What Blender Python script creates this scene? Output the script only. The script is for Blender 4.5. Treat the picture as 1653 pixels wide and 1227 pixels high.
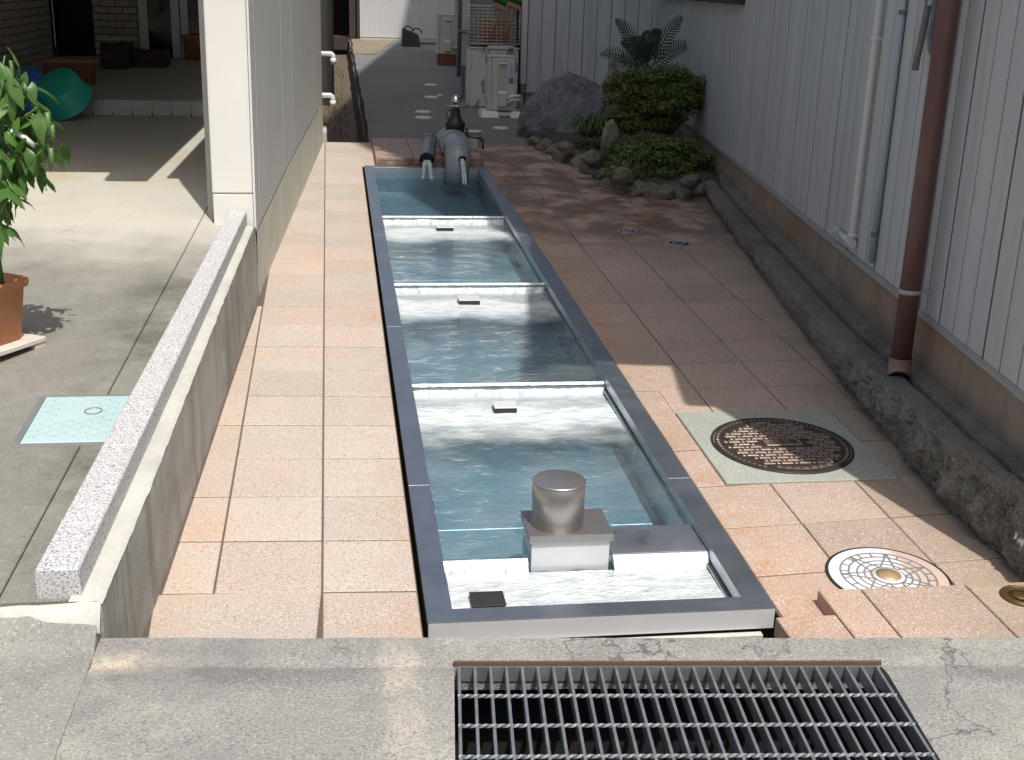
import bpy, bmesh, math, random
from mathutils import Vector, Matrix, noise as MN

# ------------------------------------------------------------------ clear
for o in list(bpy.data.objects): bpy.data.objects.remove(o)
S = bpy.context.scene
COL = S.collection
random.seed(7)
rnd = random.random
def U(a, b): return a + (b - a) * random.random()

# ------------------------------------------------------------------ camera
FPX, CX, CY = 1950.0, 826.5, 613.5
TS = 0.032671                      # slope of the paving (rises away from the street)
CAMH = 2.35
def _cal():
    def d(x, y): return Vector((x - CX, y - CY, FPX)).normalized()
    Z = -d(638., 6554.); d1 = d(536., -108.)
    Y = (d1 - Z * d1.dot(Z)).normalized(); X = Y.cross(Z)
    return X, Y, Z
_RX, _RY, _RZ = _cal()
C0 = Vector((0, 0, CAMH))
def ray(px, py):
    v = Vector((px - CX, py - CY, FPX)); return Vector((_RX.dot(v), _RY.dot(v), _RZ.dot(v)))
def PS(px, py, t, off):            # on sloping plane z = off + t*y
    r = ray(px, py); k = (off - CAMH) / (r.z - t * r.y); return C0 + r * k
def G(px, py, off=0.): return PS(px, py, TS, off)
def PZ(px, py, z): return PS(px, py, 0, z)
def PY(px, py, y): r = ray(px, py); return C0 + r * (y / r.y)
def PW(px, py, a, b=.144): r = ray(px, py); return C0 + r * (a / (r.x - b * r.y))
def zp(y): return TS * y

cam = bpy.data.cameras.new("camera"); camo = bpy.data.objects.new("camera", cam); COL.objects.link(camo)
cr = Vector((_RX[0], _RY[0], _RZ[0])); cd = Vector((_RX[1], _RY[1], _RZ[1])); cf = Vector((_RX[2], _RY[2], _RZ[2]))
camo.matrix_world = Matrix(((cr.x, -cd.x, -cf.x, 0), (cr.y, -cd.y, -cf.y, 0), (cr.z, -cd.z, -cf.z, CAMH), (0, 0, 0, 1)))
cam.sensor_fit = 'HORIZONTAL'; cam.sensor_width = 36; cam.lens = FPX / 1653 * 36
cam.clip_start = .05; cam.clip_end = 800
S.camera = camo

# ------------------------------------------------------------------ light
AZ, EL = math.radians(15.5), math.radians(62)
SUN = Vector((math.sin(AZ) * math.cos(EL), -math.cos(AZ) * math.cos(EL), math.sin(EL)))
W = bpy.data.worlds.new("World"); S.world = W; W.use_nodes = True
wn = W.node_tree.nodes; wl = W.node_tree.links
sky = wn.new('ShaderNodeTexSky'); sky.sky_type = 'NISHITA'; sky.sun_disc = False
sky.sun_elevation = EL; sky.sun_rotation = math.pi - AZ
sky.dust_density = 4.5; sky.ozone_density = .4
wl.new(sky.outputs[0], wn['Background'].inputs[0]); wn['Background'].inputs[1].default_value = .122
sl = bpy.data.lights.new("sun", 'SUN'); sl.energy = 4.35; sl.angle = math.radians(.5); sl.color = (1, .965, .905)
so = bpy.data.objects.new("sun", sl); COL.objects.link(so); so.rotation_euler = SUN.to_track_quat('Z', 'Y').to_euler()
so.location = (6, -10, 14)
S.view_settings.view_transform = 'Standard'; S.view_settings.look = 'None'
S.view_settings.gamma = 1; S.view_settings.exposure = .0; S.view_settings.use_curve_mapping = False
S.render.engine = 'CYCLES'
try:
    S.cycles.max_bounces = 8; S.cycles.transparent_max_bounces = 12; S.cycles.sample_clamp_indirect = 6
except Exception: pass

# ------------------------------------------------------------------ mesh helpers
class MB:
    def __init__(s): s.v = []; s.f = []; s.sm = []
    def add(s, vs, fs, smooth=False):
        b = len(s.v); s.v += [Vector(v) for v in vs]
        for q in fs: s.f.append(tuple(i + b for i in q)); s.sm.append(smooth)
        return s
    def box(s, a, b):
        x0, y0, z0 = a; x1, y1, z1 = b
        return s.add([(x0,y0,z0),(x1,y0,z0),(x1,y1,z0),(x0,y1,z0),(x0,y0,z1),(x1,y0,z1),(x1,y1,z1),(x0,y1,z1)],
                     [(0,3,2,1),(4,5,6,7),(0,1,5,4),(1,2,6,5),(2,3,7,6),(3,0,4,7)])
    def obox(s, c, ax, ay, az):    # centre and three half-axis vectors
        c = Vector(c); ax = Vector(ax); ay = Vector(ay); az = Vector(az)
        if ax.cross(ay).dot(az) < 0: ax = -ax
        P = [c + ax*i + ay*j + az*k for k in (-1,1) for i,j in ((-1,-1),(1,-1),(1,1),(-1,1))]
        return s.add(P, [(0,3,2,1),(4,5,6,7),(0,1,5,4),(1,2,6,5),(2,3,7,6),(3,0,4,7)])
    def slab(s, q, th, bv=.006):   # q: four top corners counter-clockwise, slab of thickness th below with a chamfered top edge
        q = [Vector(p) for p in q]; c = sum(q, Vector()) / 4
        inn = []
        for i in range(4):
            e1 = (q[i-1] - q[i]); e2 = (q[(i+1) % 4] - q[i])
            inn.append(q[i] + e1.normalized()*bv + e2.normalized()*bv)
        up = Vector((0,0,1))
        V = [p - up*th for p in q] + [p - up*bv for p in q] + inn
        F = [(0,3,2,1)]
        for i in range(4):
            j = (i+1) % 4
            F += [(i,j,4+j,4+i),(4+i,4+j,8+j,8+i)]
        F.append((8,9,10,11))
        return s.add(V, F)
    def tube(s, pts, r, n=12, cap=True, smooth=True):
        pts = [Vector(p) for p in pts]; m = len(pts); R = r if isinstance(r, (list, tuple)) else [r]*m
        V = []; t0 = None; u = None
        for i, p in enumerate(pts):
            t = (pts[min(i+1,m-1)] - pts[max(i-1,0)])
            if t.length < 1e-9: t = Vector((0,0,1))
            t.normalize()
            if u is None:
                a = Vector((0,0,1)) if abs(t.z) < .9 else Vector((1,0,0)); u = a.cross(t).normalized()
            else:
                u = (u - t*u.dot(t)); u.normalize()
            w = t.cross(u)
            for k in range(n):
                an = 2*math.pi*k/n; V.append(p + (u*math.cos(an) + w*math.sin(an))*R[i])
        F = [(i*n+k, i*n+(k+1)%n, (i+1)*n+(k+1)%n, (i+1)*n+k) for i in range(m-1) for k in range(n)]
        s.add(V, F, smooth)
        if cap:
            b = len(s.v) - len(V)
            s.f.append(tuple(b+k for k in reversed(range(n)))); s.sm.append(False)
            s.f.append(tuple(b+(m-1)*n+k for k in range(n))); s.sm.append(False)
        return s
    def lathe(s, prof, c, n=32, axis=None, smooth=True, cap=True):
        c = Vector(c); M = Matrix.Identity(3) if axis is None else Vector(axis).to_track_quat('Z','Y').to_matrix()
        V = []
        for r, z in prof:
            for k in range(n):
                a = 2*math.pi*k/n; V.append(c + M @ Vector((r*math.cos(a), r*math.sin(a), z)))
        m = len(prof)
        F = [(i*n+k, i*n+(k+1)%n, (i+1)*n+(k+1)%n, (i+1)*n+k) for i in range(m-1) for k in range(n)]
        s.add(V, F, smooth)
        if cap:
            b = len(s.v)-len(V)
            if prof[0][0] > 1e-4: s.f.append(tuple(b+k for k in reversed(range(n)))); s.sm.append(False)
            if prof[-1][0] > 1e-4: s.f.append(tuple(b+(m-1)*n+k for k in range(n))); s.sm.append(False)
        return s
    def grid(s, fn, nu, nv, smooth=True):
        V = [fn(i/nu, j/nv) for j in range(nv+1) for i in range(nu+1)]
        F = [(j*(nu+1)+i, j*(nu+1)+i+1, (j+1)*(nu+1)+i+1, (j+1)*(nu+1)+i) for j in range(nv) for i in range(nu)]
        return s.add(V, F, smooth)
    def build(s, name, m, parent=None, bevel=0):
        me = bpy.data.meshes.new(name)
        base = parent_world(parent)
        me.from_pydata([tuple(v - base) for v in s.v], [], s.f); me.update()
        if any(s.sm): me.polygons.foreach_set('use_smooth', s.sm)
        me.materials.append(m)
        o = bpy.data.objects.new(name, me); COL.objects.link(o)
        if parent is not None: o.parent = parent
        if bevel:
            b = o.modifiers.new('edge', 'BEVEL'); b.width = bevel; b.segments = 2; b.limit_method = 'ANGLE'
        return o
def parent_world(p):
    v = Vector()
    while p is not None: v += p.location; p = p.parent
    return v
def tag(o, label, cat, group=None):
    o['label'] = label; o['category'] = cat
    if group: o['group'] = group
    return o
def thing(name, loc, label, cat, group=None):
    o = bpy.data.objects.new(name, None); COL.objects.link(o); o.location = Vector(loc); o.empty_display_size = .1
    return tag(o, label, cat, group)
def struct(name, mb, m):
    o = mb.build(name, m); o['kind'] = 'structure'; return o
def copy_tree(o, parent=None):
    c = o.copy(); COL.objects.link(c)
    if parent is not None: c.parent = parent
    for ch in [x for x in bpy.data.objects if x.parent == o]: copy_tree(ch, c)
    return c
def V3(*a): return Vector(a)
def arc(c, u, w, r, a0, a1, n):
    return [Vector(c) + (Vector(u)*math.cos(math.radians(a0+(a1-a0)*i/n)) + Vector(w)*math.sin(math.radians(a0+(a1-a0)*i/n)))*r for i in range(n+1)]

# ------------------------------------------------------------------ materials
class NT:
    def __init__(s, name):
        s.m = bpy.data.materials.new(name); s.m.use_nodes = True; s.t = s.m.node_tree; s.n = s.t.nodes; s.l = s.t.links
        s.b = s.n['Principled BSDF']; s.out = s.n['Material Output']
        s._pos = None
    def new(s, t, **k):
        x = s.n.new(t)
        for a, b in k.items(): setattr(x, a, b)
        return x
    def link(s, a, b): s.l.new(a, b)
    def pos(s):
        if s._pos is None: s._pos = s.new('ShaderNodeNewGeometry').outputs['Position']
        return s._pos
    def mapped(s, sc, src=None, loc=(0,0,0)):
        mp = s.new('ShaderNodeMapping'); mp.inputs['Scale'].default_value = sc; mp.inputs['Location'].default_value = loc
        s.link(src or s.pos(), mp.inputs[0]); return mp.outputs[0]
    def noise(s, scale, det=3, rough=.55, sc=(1,1,1), loc=(0,0,0), dist=0):
        x = s.new('ShaderNodeTexNoise'); x.inputs['Scale'].default_value = scale; x.inputs['Detail'].default_value = det
        x.inputs['Roughness'].default_value = rough; x.inputs['Distortion'].default_value = dist
        s.link(s.mapped(sc, loc=loc), x.inputs['Vector']); return x.outputs['Fac']
    def voro(s, scale, feat='F1', sc=(1,1,1)):
        x = s.new('ShaderNodeTexVoronoi', feature=feat); x.inputs['Scale'].default_value = scale
        s.link(s.mapped(sc), x.inputs['Vector']); return x
    def ramp(s, fac, stops):
        r = s.new('ShaderNodeValToRGB'); e = r.color_ramp.elements
        while len(e) < len(stops): e.new(.5)
        for k, (p, c) in enumerate(stops):
            e[k].position = p; e[k].color = tuple(c) + (1,) if isinstance(c, (tuple, list)) else (c, c, c, 1)
        s.link(fac, r.inputs[0]); return r.outputs[0]
    def mix(s, a, b, fac, mode='MIX'):
        x = s.new('ShaderNodeMix', data_type='RGBA', blend_type=mode)
        for sock, v in ((x.inputs[0], fac), (x.inputs[6], a), (x.inputs[7], b)):
            if isinstance(v, (int, float)): sock.default_value = v if sock == x.inputs[0] else (v,v,v,1)
            elif isinstance(v, (tuple, list)): sock.default_value = tuple(v) + (1,)
            else: s.link(v, sock)
        return x.outputs[2]
    def math(s, op, a, b=0., clamp=False):
        x = s.new('ShaderNodeMath', operation=op, use_clamp=clamp)
        for sock, v in ((x.inputs[0], a), (x.inputs[1], b)):
            if isinstance(v, (int, float)): sock.default_value = v
            else: s.link(v, sock)
        return x.outputs[0]
    def xyz(s):
        x = s.new('ShaderNodeSeparateXYZ'); s.link(s.pos(), x.inputs[0]); return x.outputs
    def rng(s, v, a, b, smooth=True):
        x = s.new('ShaderNodeMapRange', interpolation_type='SMOOTHSTEP' if smooth else 'LINEAR'); x.inputs['From Min'].default_value = a; x.inputs['From Max'].default_value = b
        if a > b:
            x.inputs['From Min'].default_value = b; x.inputs['From Max'].default_value = a; x.inputs['To Min'].default_value = 1; x.inputs['To Max'].default_value = 0
        s.link(v, x.inputs['Value']); return x.outputs[0]
    def objrand(s, amt, col):
        oi = s.new('ShaderNodeObjectInfo'); h = s.new('ShaderNodeHueSaturation')
        s.link(s.math('MULTIPLY_ADD', oi.outputs['Random'], amt), h.inputs['Value'])
        h.inputs['Value'].links[0].from_node.inputs[2].default_value = 1 - amt/2
        s.link(col, h.inputs['Color']); return h.outputs[0]
    def bump(s, h, st=.3, d=.01, base=None):
        b = s.new('ShaderNodeBump'); b.inputs['Strength'].default_value = st; b.inputs['Distance'].default_value = d
        s.link(h, b.inputs['Height'])
        if base is not None: s.link(base, b.inputs['Normal'])
        return b.outputs[0]
    def done(s, col=None, rough=.7, metal=0, normal=None, spec=None):
        if col is not None:
            if isinstance(col, (tuple, list)): s.b.inputs['Base Color'].default_value = tuple(col) + (1,)
            else: s.link(col, s.b.inputs['Base Color'])
        if isinstance(rough, (int, float)): s.b.inputs['Roughness'].default_value = rough
        else: s.link(rough, s.b.inputs['Roughness'])
        s.b.inputs['Metallic'].default_value = metal
        if normal is not None: s.link(normal, s.b.inputs['Normal'])
        if spec is not None: s.b.inputs['Specular IOR Level'].default_value = spec
        return s.m
def simple(name, col, rough=.6, metal=0, var=.25, sc=6, bump=.15, bs=60, rv=0, dirt=None, spec=None):
    t = NT(name)
    c2 = tuple(x*(1-var) for x in col); c1 = tuple(min(1, x*(1+var*.5)) for x in col)
    c = t.mix(c2, c1, t.noise(sc, 4))
    if dirt: c = t.mix(c, dirt, t.ramp(t.noise(sc*.6, 5, .65, loc=(3,5,7)), [(.5, 0), (.75, .75)]))
    if rv: c = t.objrand(rv, c)
    n = t.bump(t.noise(bs, 3), bump, .004) if bump else None
    r = t.ramp(t.noise(sc*1.7, 3), [(.3, max(.05, rough-.12)), (.7, min(1, rough+.1))])
    return t.done(c, r, metal, n, spec)

def m_tile(name, right=False):
    t = NT(name); X, Y, Z = t.xyz()
    sp = t.voro(330).outputs['Color']
    sp2 = t.noise(120, 3, .7)
    c = t.mix((.38,.33,.283) if not right else (.34,.25,.198), (.495,.437,.382) if not right else (.455,.352,.285), t.noise(2.3, 3))
    c = t.mix(c, (.52,.34,.25), t.ramp(t.noise(1.1, 4, .6, loc=(9,2,0)), [(.5, 0), (.72, .5)]))
    c = t.objrand(.16, c)
    c = t.mix(c, (.72,.64,.56), t.ramp(sp2, [(.53, 0), (.66, .75)]))
    c = t.mix(c, (.20,.13,.10), t.ramp(t.noise(105, 3, .7, loc=(4,4,4)), [(.54, 0), (.68, .85)]))
    edge = t.rng(X, .05, .28) if not right else t.rng(X, 1.98, 1.62)
    st = t.math('MULTIPLY', edge, t.ramp(t.noise(7, 5, .7), [(.42, 0), (.62, 1)]))
    c = t.mix(c, (.40,.185,.07), t.math('MULTIPLY', st, .22 if not right else .42))
    if not right:
        e2 = t.math('MULTIPLY', t.rng(X, -.42, -.60), t.ramp(t.noise(5, 4, .7, loc=(1,1,1)), [(.3, 0), (.6, .32)]))
        c = t.mix(c, (.54,.35,.23), e2)
    rough = .75
    if right:
        # mossy ground-in dirt beside the kerb and dark wet patches where the overflow runs
        g = t.math('MULTIPLY', t.rng(t.math('SUBTRACT', X, t.math('MULTIPLY', Y, .14)), 1.55, 2.15), t.ramp(t.noise(2.2, 4, .6), [(.3, .25), (.7, 1)]))
        c = t.mix(c, (.16,.15,.085), t.math('MULTIPLY', g, .6))
        wet = t.math('MULTIPLY', t.rng(Y, 8.8, 10.6), t.ramp(t.noise(2.6, 6, .7, loc=(2,0,0)), [(.40, 0), (.54, 1)]))
        c = t.mix(c, (.11,.058,.042), t.math('MULTIPLY', wet, .75))
        ow = t.math('MULTIPLY', t.math('MULTIPLY', t.rng(Y, 10.2, 10.7), t.rng(Y, 11.6, 10.9)), t.ramp(t.noise(5, 5, .7, loc=(7,0,0)), [(.55, 0), (.62, 1)]))
        c = t.mix(c, (.33,.15,.045), ow)
        rough = t.math('SUBTRACT', .78, t.math('MULTIPLY', wet, .42))
    n = t.bump(t.noise(230, 2, .6), .32, .003)
    return t.done(c, rough, 0, n)
TILE_L = m_tile('pink granite tile'); TILE_R = m_tile('pink granite tile stained', True)
def m_conc(name, a, b, sc=3, streak=0, speck=.5, dark=(.10,.10,.09), darkamt=.5, bump=.5, spsc=160):
    t = NT(name)
    c = t.mix(a, b, t.noise(sc, 6, .65))
    c = t.mix(c, dark, t.ramp(t.noise(sc*.45, 6, .7, loc=(5,1,2)), [(.48, 0), (.75, darkamt)]))
    c = t.mix(c, tuple(min(1, x*1.55) for x in b), t.ramp(t.noise(spsc, 2, .6), [(.58, 0), (.68, speck)]))
    c = t.mix(c, tuple(x*.35 for x in a), t.ramp(t.noise(spsc*.8, 2, .6, loc=(8,8,8)), [(.60, 0), (.70, speck)]))
    if streak:
        c = t.mix(c, dark, t.ramp(t.noise(9, 5, .7, sc=(1,1,.12)), [(.48, 0), (.66, streak)]))
        c = t.mix(c, tuple(min(1, x*1.3) for x in b), t.ramp(t.noise(12, 4, .7, sc=(1,1,.09), loc=(4,2,0)), [(.58, 0), (.7, streak*.8)]))
    n = t.bump(t.noise(spsc*.7, 3, .6), bump, .006)
    n = t.bump(t.noise(sc*6, 5, .6), bump*.4, .02, n)
    return t.done(c, .88, 0, n)
def m_driveway():
    t = NT('driveway concrete'); X, Y, Z = t.xyz()
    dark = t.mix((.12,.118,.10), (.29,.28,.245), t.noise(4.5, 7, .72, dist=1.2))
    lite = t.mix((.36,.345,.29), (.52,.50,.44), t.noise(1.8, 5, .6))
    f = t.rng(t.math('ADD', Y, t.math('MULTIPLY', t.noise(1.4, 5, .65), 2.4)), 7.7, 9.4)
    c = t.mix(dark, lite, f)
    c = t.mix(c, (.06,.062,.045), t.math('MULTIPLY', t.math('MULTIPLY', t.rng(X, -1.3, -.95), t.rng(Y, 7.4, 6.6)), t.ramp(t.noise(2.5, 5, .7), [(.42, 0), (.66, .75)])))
    c = t.mix(c, (.44,.36,.24), t.math('MULTIPLY', t.math('MULTIPLY', t.rng(Y, 8.9, 9.5), t.rng(Y, 11, 10)), t.ramp(t.noise(1.6, 4, .6, loc=(0,3,0)), [(.42, 0), (.6, .7)])))
    c = t.mix(c, (.17,.16,.15), t.ramp(t.noise(3.4, 7, .75, sc=(1.6,.55,1), dist=2), [(.60, 0), (.64, .35), (.68, 0)]))
    sp = t.noise(170, 2, .6)
    c = t.mix(c, (.42,.40,.35), t.math('MULTIPLY', t.ramp(sp, [(.58, 0), (.68, .55)]), t.math('SUBTRACT', 1, f)))
    c = t.mix(c, (.05,.05,.04), t.math('MULTIPLY', t.ramp(sp, [(.30, .5), (.40, 0)]), t.math('SUBTRACT', 1, f)))
    n = t.bump(t.noise(120, 3, .6), .3, .005)
    return t.done(c, .9, 0, n)
DRIVE = m_driveway()
def m_street():
    t = NT('street concrete'); X, Y, Z = t.xyz()
    c = t.mix((.185,.181,.17), (.33,.322,.30), t.noise(3, 6, .65))
    e0_, e1_ = PZ(300, 1030, .42), PZ(1653, 1030, .42); sl_ = (e1_.y-e0_.y)/(e1_.x-e0_.x); y0_ = e0_.y - sl_*e0_.x
    bandc = t.math('SUBTRACT', t.math('ADD', t.math('SUBTRACT', Y, t.math('MULTIPLY', X, sl_)), t.math('MULTIPLY', t.math('SUBTRACT', t.noise(1.9, 4, .6), .5), .10)), y0_)
    band = t.math('MULTIPLY', t.rng(bandc, -.30, -.22), t.rng(bandc, -.13, -.19))
    band = t.math('MULTIPLY', band, t.math('MAXIMUM', t.rng(X, .15, -.05), t.rng(X, 1.75, 1.95)))
    c = t.mix(c, (.12,.125,.13), t.math('MULTIPLY', t.math('MULTIPLY', band, t.ramp(t.noise(7, 5, .7, loc=(6,1,1)), [(.3, .3), (.6, 1)])), .7))
    c = t.mix(c, (.40,.39,.34), t.math('MULTIPLY', t.ramp(t.noise(2.2, 5, .7, loc=(3,3,3)), [(.5, 0), (.62, .65)]), .8))
    # sandy silt in the hollows
    sx = t.rng(t.math('ADD', X, t.math('MULTIPLY', t.noise(5, 4), .3)), -.25, -.5); sy = t.math('MULTIPLY', t.rng(bandc, -.22, -.15), t.rng(bandc, -.03, -.10))
    c = t.mix(c, (.62,.52,.39), t.math('MULTIPLY', t.math('MULTIPLY', t.math('MULTIPLY', sx, sy), t.ramp(t.noise(6, 5, .7, loc=(1,4,2)), [(.35, 0), (.55, 1)])), .75))
    xw_ = t.math('ADD', X, t.math('MULTIPLY', t.math('SUBTRACT', t.noise(9, 4), .5), .08)); s2 = t.math('MULTIPLY', t.rng(xw_, .10, .125), t.rng(xw_, .235, .20))
    c = t.mix(c, (.55,.48,.39), t.math('MULTIPLY', s2, t.ramp(t.noise(4, 5, .7), [(.38, 0), (.62, .5)])))
    c = t.mix(c, (.50,.49,.455), t.ramp(t.noise(125, 4, .75), [(.50, 0), (.66, .6)]))
    c = t.mix(c, (.07,.07,.068), t.ramp(t.noise(115, 4, .75, loc=(8,8,8)), [(.50, 0), (.66, .7)]))
    crk = t.ramp(t.noise(.9, 6, .62, loc=(2.3,.7,0)), [(.494, 0), (.5, .85), (.506, 0)])
    c = t.mix(c, (.06,.06,.055), t.math('MULTIPLY', crk, t.ramp(t.noise(1.1, 2, loc=(7,7,0)), [(.48, 0), (.54, 1)])))
    c = t.mix(c, (.16,.165,.16), t.ramp(t.noise(1.4, 6, .7, loc=(4,9,0)), [(.52, 0), (.68, .6)]))
    n = t.bump(t.noise(110, 3, .65), .7, .007); n = t.bump(t.noise(14, 4), .3, .02, n)
    return t.done(c, .92, 0, n)
STREET = m_street()
APRON = m_conc('apron concrete', (.20,.195,.182), (.33,.322,.298), 3, 0, .6, (.11,.112,.108), .65, .7, 115)
RETAIN = m_conc('retaining wall concrete', (.27,.265,.24), (.44,.43,.40), 2.2, .5, .25, (.10,.097,.088), .75, .35, 120)
LEDGE = m_conc('ledge render', (.40,.395,.36), (.58,.575,.53), 4, 0, .2, (.20,.195,.17), .5, .3, 120)
FOOTING = m_conc('footing render greenish', (.52,.525,.44), (.66,.66,.57), 1.6, .22, .15, (.16,.16,.13), .35, .25, 110)
KERB = m_conc('rough kerb concrete', (.105,.095,.078), (.245,.23,.198), 5, 0, .7, (.035,.045,.02), .8, 1.0, 95)
PITC = m_conc('pit concrete', (.13,.13,.12), (.25,.25,.23), 4, .4, .3)
MORTAR = m_conc('mortar bed', (.085,.06,.048), (.15,.115,.09), 8, 0, .3)
ALLEY = m_conc('alley asphalt', (.14,.138,.13), (.21,.207,.195), 2, 0, .7, (.085,.085,.08), .6, .5, 110)
SOIL = m_conc('garden soil', (.045,.035,.025), (.10,.08,.055), 6, 0, .4, (.03,.04,.02), .6, .9, 60)
GREENSLAB = m_conc('grey green concrete', (.25,.265,.225), (.40,.41,.365), 3, 0, .65, (.19,.2,.17), .4, .4, 130)
DIRTGROUND = m_conc('bare ground', (.17,.135,.095), (.28,.23,.16), 3, 0, .5)
def m_granite():
    t = NT('salt and pepper granite')
    v = t.noise(120, 4, .75)
    c = t.ramp(v, [(.33, (.08,.08,.09)), (.43, (.31,.31,.32)), (.50, (.50,.50,.505)), (.60, (.62,.62,.625))])
    c = t.mix(c, (.42,.41,.40), t.ramp(t.noise(3, 4), [(.5, 0), (.8, .35)]))
    n = t.bump(t.noise(170, 2, .6), .5, .004)
    return t.done(c, .7, 0, n)
GRANITE = m_granite()
def m_plaster():
    t = NT('grey pebble plaster'); X, Y, Z = t.xyz()
    c = t.mix((.44,.435,.425), (.53,.525,.51), t.noise(1.3, 4))
    c = t.mix(c, (.56,.48,.41), t.math('MULTIPLY', t.rng(Y, 11.2, 13.5), t.ramp(t.noise(1.5, 4, .6), [(.4, .1), (.65, .6)])))
    c = t.mix(c, (.42,.415,.405), t.ramp(t.noise(5, 4, .7, sc=(1,1,.1)), [(.5, 0), (.72, .5)]))
    sp = t.noise(210, 2, .6)
    c = t.mix(c, (.78,.77,.76), t.ramp(sp, [(.60, 0), (.68, .8)])); c = t.mix(c, (.30,.3,.3), t.ramp(sp, [(.33, .7), (.42, 0)]))
    return t.done(c, .9, 0, t.bump(sp, .5, .004))
PLASTER = m_plaster()
CREAM = simple('cream stucco', (.70,.685,.64), .85, 0, .08, 2, .25, 130, dirt=(.66,.64,.59))
WHITELINE = simple('white sealant', (.66,.66,.65), .7, 0, .1)
def m_steel(name, col=(.55,.58,.625), r0=.32, r1=.46, st=(60,1.2,60), stain=.22, metal=.96, big=.10):
    t = NT(name)
    c = t.mix(col, tuple(x*.72 for x in col), t.noise(3, 5, .65))
    c = t.mix(c, (.30,.31,.33), t.ramp(t.noise(4, 3, .6, loc=(2,6,1)), [(.45, 0), (.75, stain)]))
    br = t.noise(1, 3, .6, sc=st)
    r = t.ramp(t.noise(6, 5, .7), [(.3, r0), (.7, r1)])
    n = t.bump(br, .06, .002); n = t.bump(t.noise(2.2, 2), big, .02, n)
    return t.done(c, r, metal, n)
STEEL = m_steel('brushed stainless'); STEELFRONT = m_steel('front steel painted sunlit', (.78,.79,.80), .30, .42, (1.2,60,60), .05, .30); STEELIN = m_steel('wet stainless', (.50,.56,.58), .22, .42, (60,60,1.2))  # front steel is a paler, less metallic copy, sun brightness put into its colour
STEELDRUM = m_steel('drum stainless', (.50,.475,.455), .34, .42, (80,80,1.0), .10, .85, .02)
def m_floor():
    t = NT('submerged stainless floor')
    c = t.mix((.38,.455,.49), (.52,.59,.615), t.noise(1.6, 4, .6))
    n = t.bump(t.noise(3, 3), .12, .02)
    return t.done(c, .42, .55, n)
POOLFLOOR = m_floor()
def m_water(name, st=.35, amp=.02):
    t = NT(name); t.n.remove(t.b)
    h1 = t.noise(7, 3, .6, sc=(1,1.5,1), dist=.6); h2 = t.noise(26, 3, .6, sc=(1,1.6,1), dist=.8)
    h = t.math('ADD', h1, t.math('MULTIPLY', h2, .32))
    nrm = t.bump(h, st, amp)
    fr = t.new('ShaderNodeFresnel'); fr.inputs[0].default_value = 1.42; t.link(nrm, fr.inputs[1])
    gl = t.new('ShaderNodeBsdfGlossy'); gl.inputs['Roughness'].default_value = .02; t.link(nrm, gl.inputs['Normal'])
    tr = t.new('ShaderNodeBsdfTransparent'); tr.inputs[0].default_value = (.64,.815,.90,1)
    mx = t.new('ShaderNodeMixShader'); t.link(fr.outputs[0], mx.inputs[0]); t.link(tr.outputs[0], mx.inputs[1]); t.link(gl.outputs[0], mx.inputs[2])
    t.link(mx.outputs[0], t.out.inputs[0]); return t.m
WATER = m_water('pool water', .8, .022); WATERTOP = m_water('rippled pool water', 1.0, .06); WATERFRONT = m_water('churned water', 1.0, .05)
def m_foam(name, edges):
    # milky air bubbles drifting below each weir, thinning out downstream
    t = NT(name); X, Y, Z = t.xyz()
    a = None
    wob = t.math('SUBTRACT', t.noise(2.6, 3, .5, sc=(1,1.3,1)), .5)
    for (yw, ln, lo, hi) in edges:
        e = t.math('ADD', Y, t.math('MULTIPLY', wob, ln*.7))
        k = t.math('MULTIPLY', t.rng(e, yw-ln, yw-ln*.45), t.rng(Y, yw+.02, yw))
        near = t.math('MULTIPLY', t.rng(e, yw-.36*ln, yw-.20*ln), lo)
        k = t.math('MULTIPLY', t.math('MULTIPLY', k, t.math('SUBTRACT', 1, near)), hi)
        a = k if a is None else t.math('MAXIMUM', a, k)
    a = t.math('MULTIPLY', a, t.ramp(t.noise(9, 5, .65, sc=(1,2.4,1)), [(.30, .68), (.56, 1)]))
    a = t.math('MAXIMUM', a, t.ramp(t.noise(2.4, 4, .6, sc=(1,.8,1)), [(.35, .02), (.65, .12)]))
    tr = t.new('ShaderNodeBsdfTransparent'); mx = t.new('ShaderNodeMixShader')
    t.done((.78,.84,.85), .3, 0, t.bump(t.noise(13, 5, .65, sc=(1,1.8,1)), .9, .035))
    t.link(a, mx.inputs[0]); t.link(tr.outputs[0], mx.inputs[1]); t.link(t.b.outputs[0], mx.inputs[2]); t.link(mx.outputs[0], t.out.inputs[0])
    return t.m
def m_fall(name, a0, a1, sc):
    t = NT(name)
    n = t.noise(1, 4, .65, sc=sc)
    a = t.ramp(n, [(.32, a0), (.6, a1)])
    tr = t.new('ShaderNodeBsdfTransparent'); tr.inputs[0].default_value = (.8,.92,.95,1); mx = t.new('ShaderNodeMixShader')
    t.done((.84,.88,.89), .12, 0, t.bump(n, .5, .01))
    t.link(a, mx.inputs[0]); t.link(tr.outputs[0], mx.inputs[1]); t.link(t.b.outputs[0], mx.inputs[2]); t.link(mx.outputs[0], t.out.inputs[0])
    return t.m
FALL = m_fall('falling water', .45, .97, (34, 34, 3)); JET = m_fall('water jet', .12, .62, (70, 70, 7))
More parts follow.
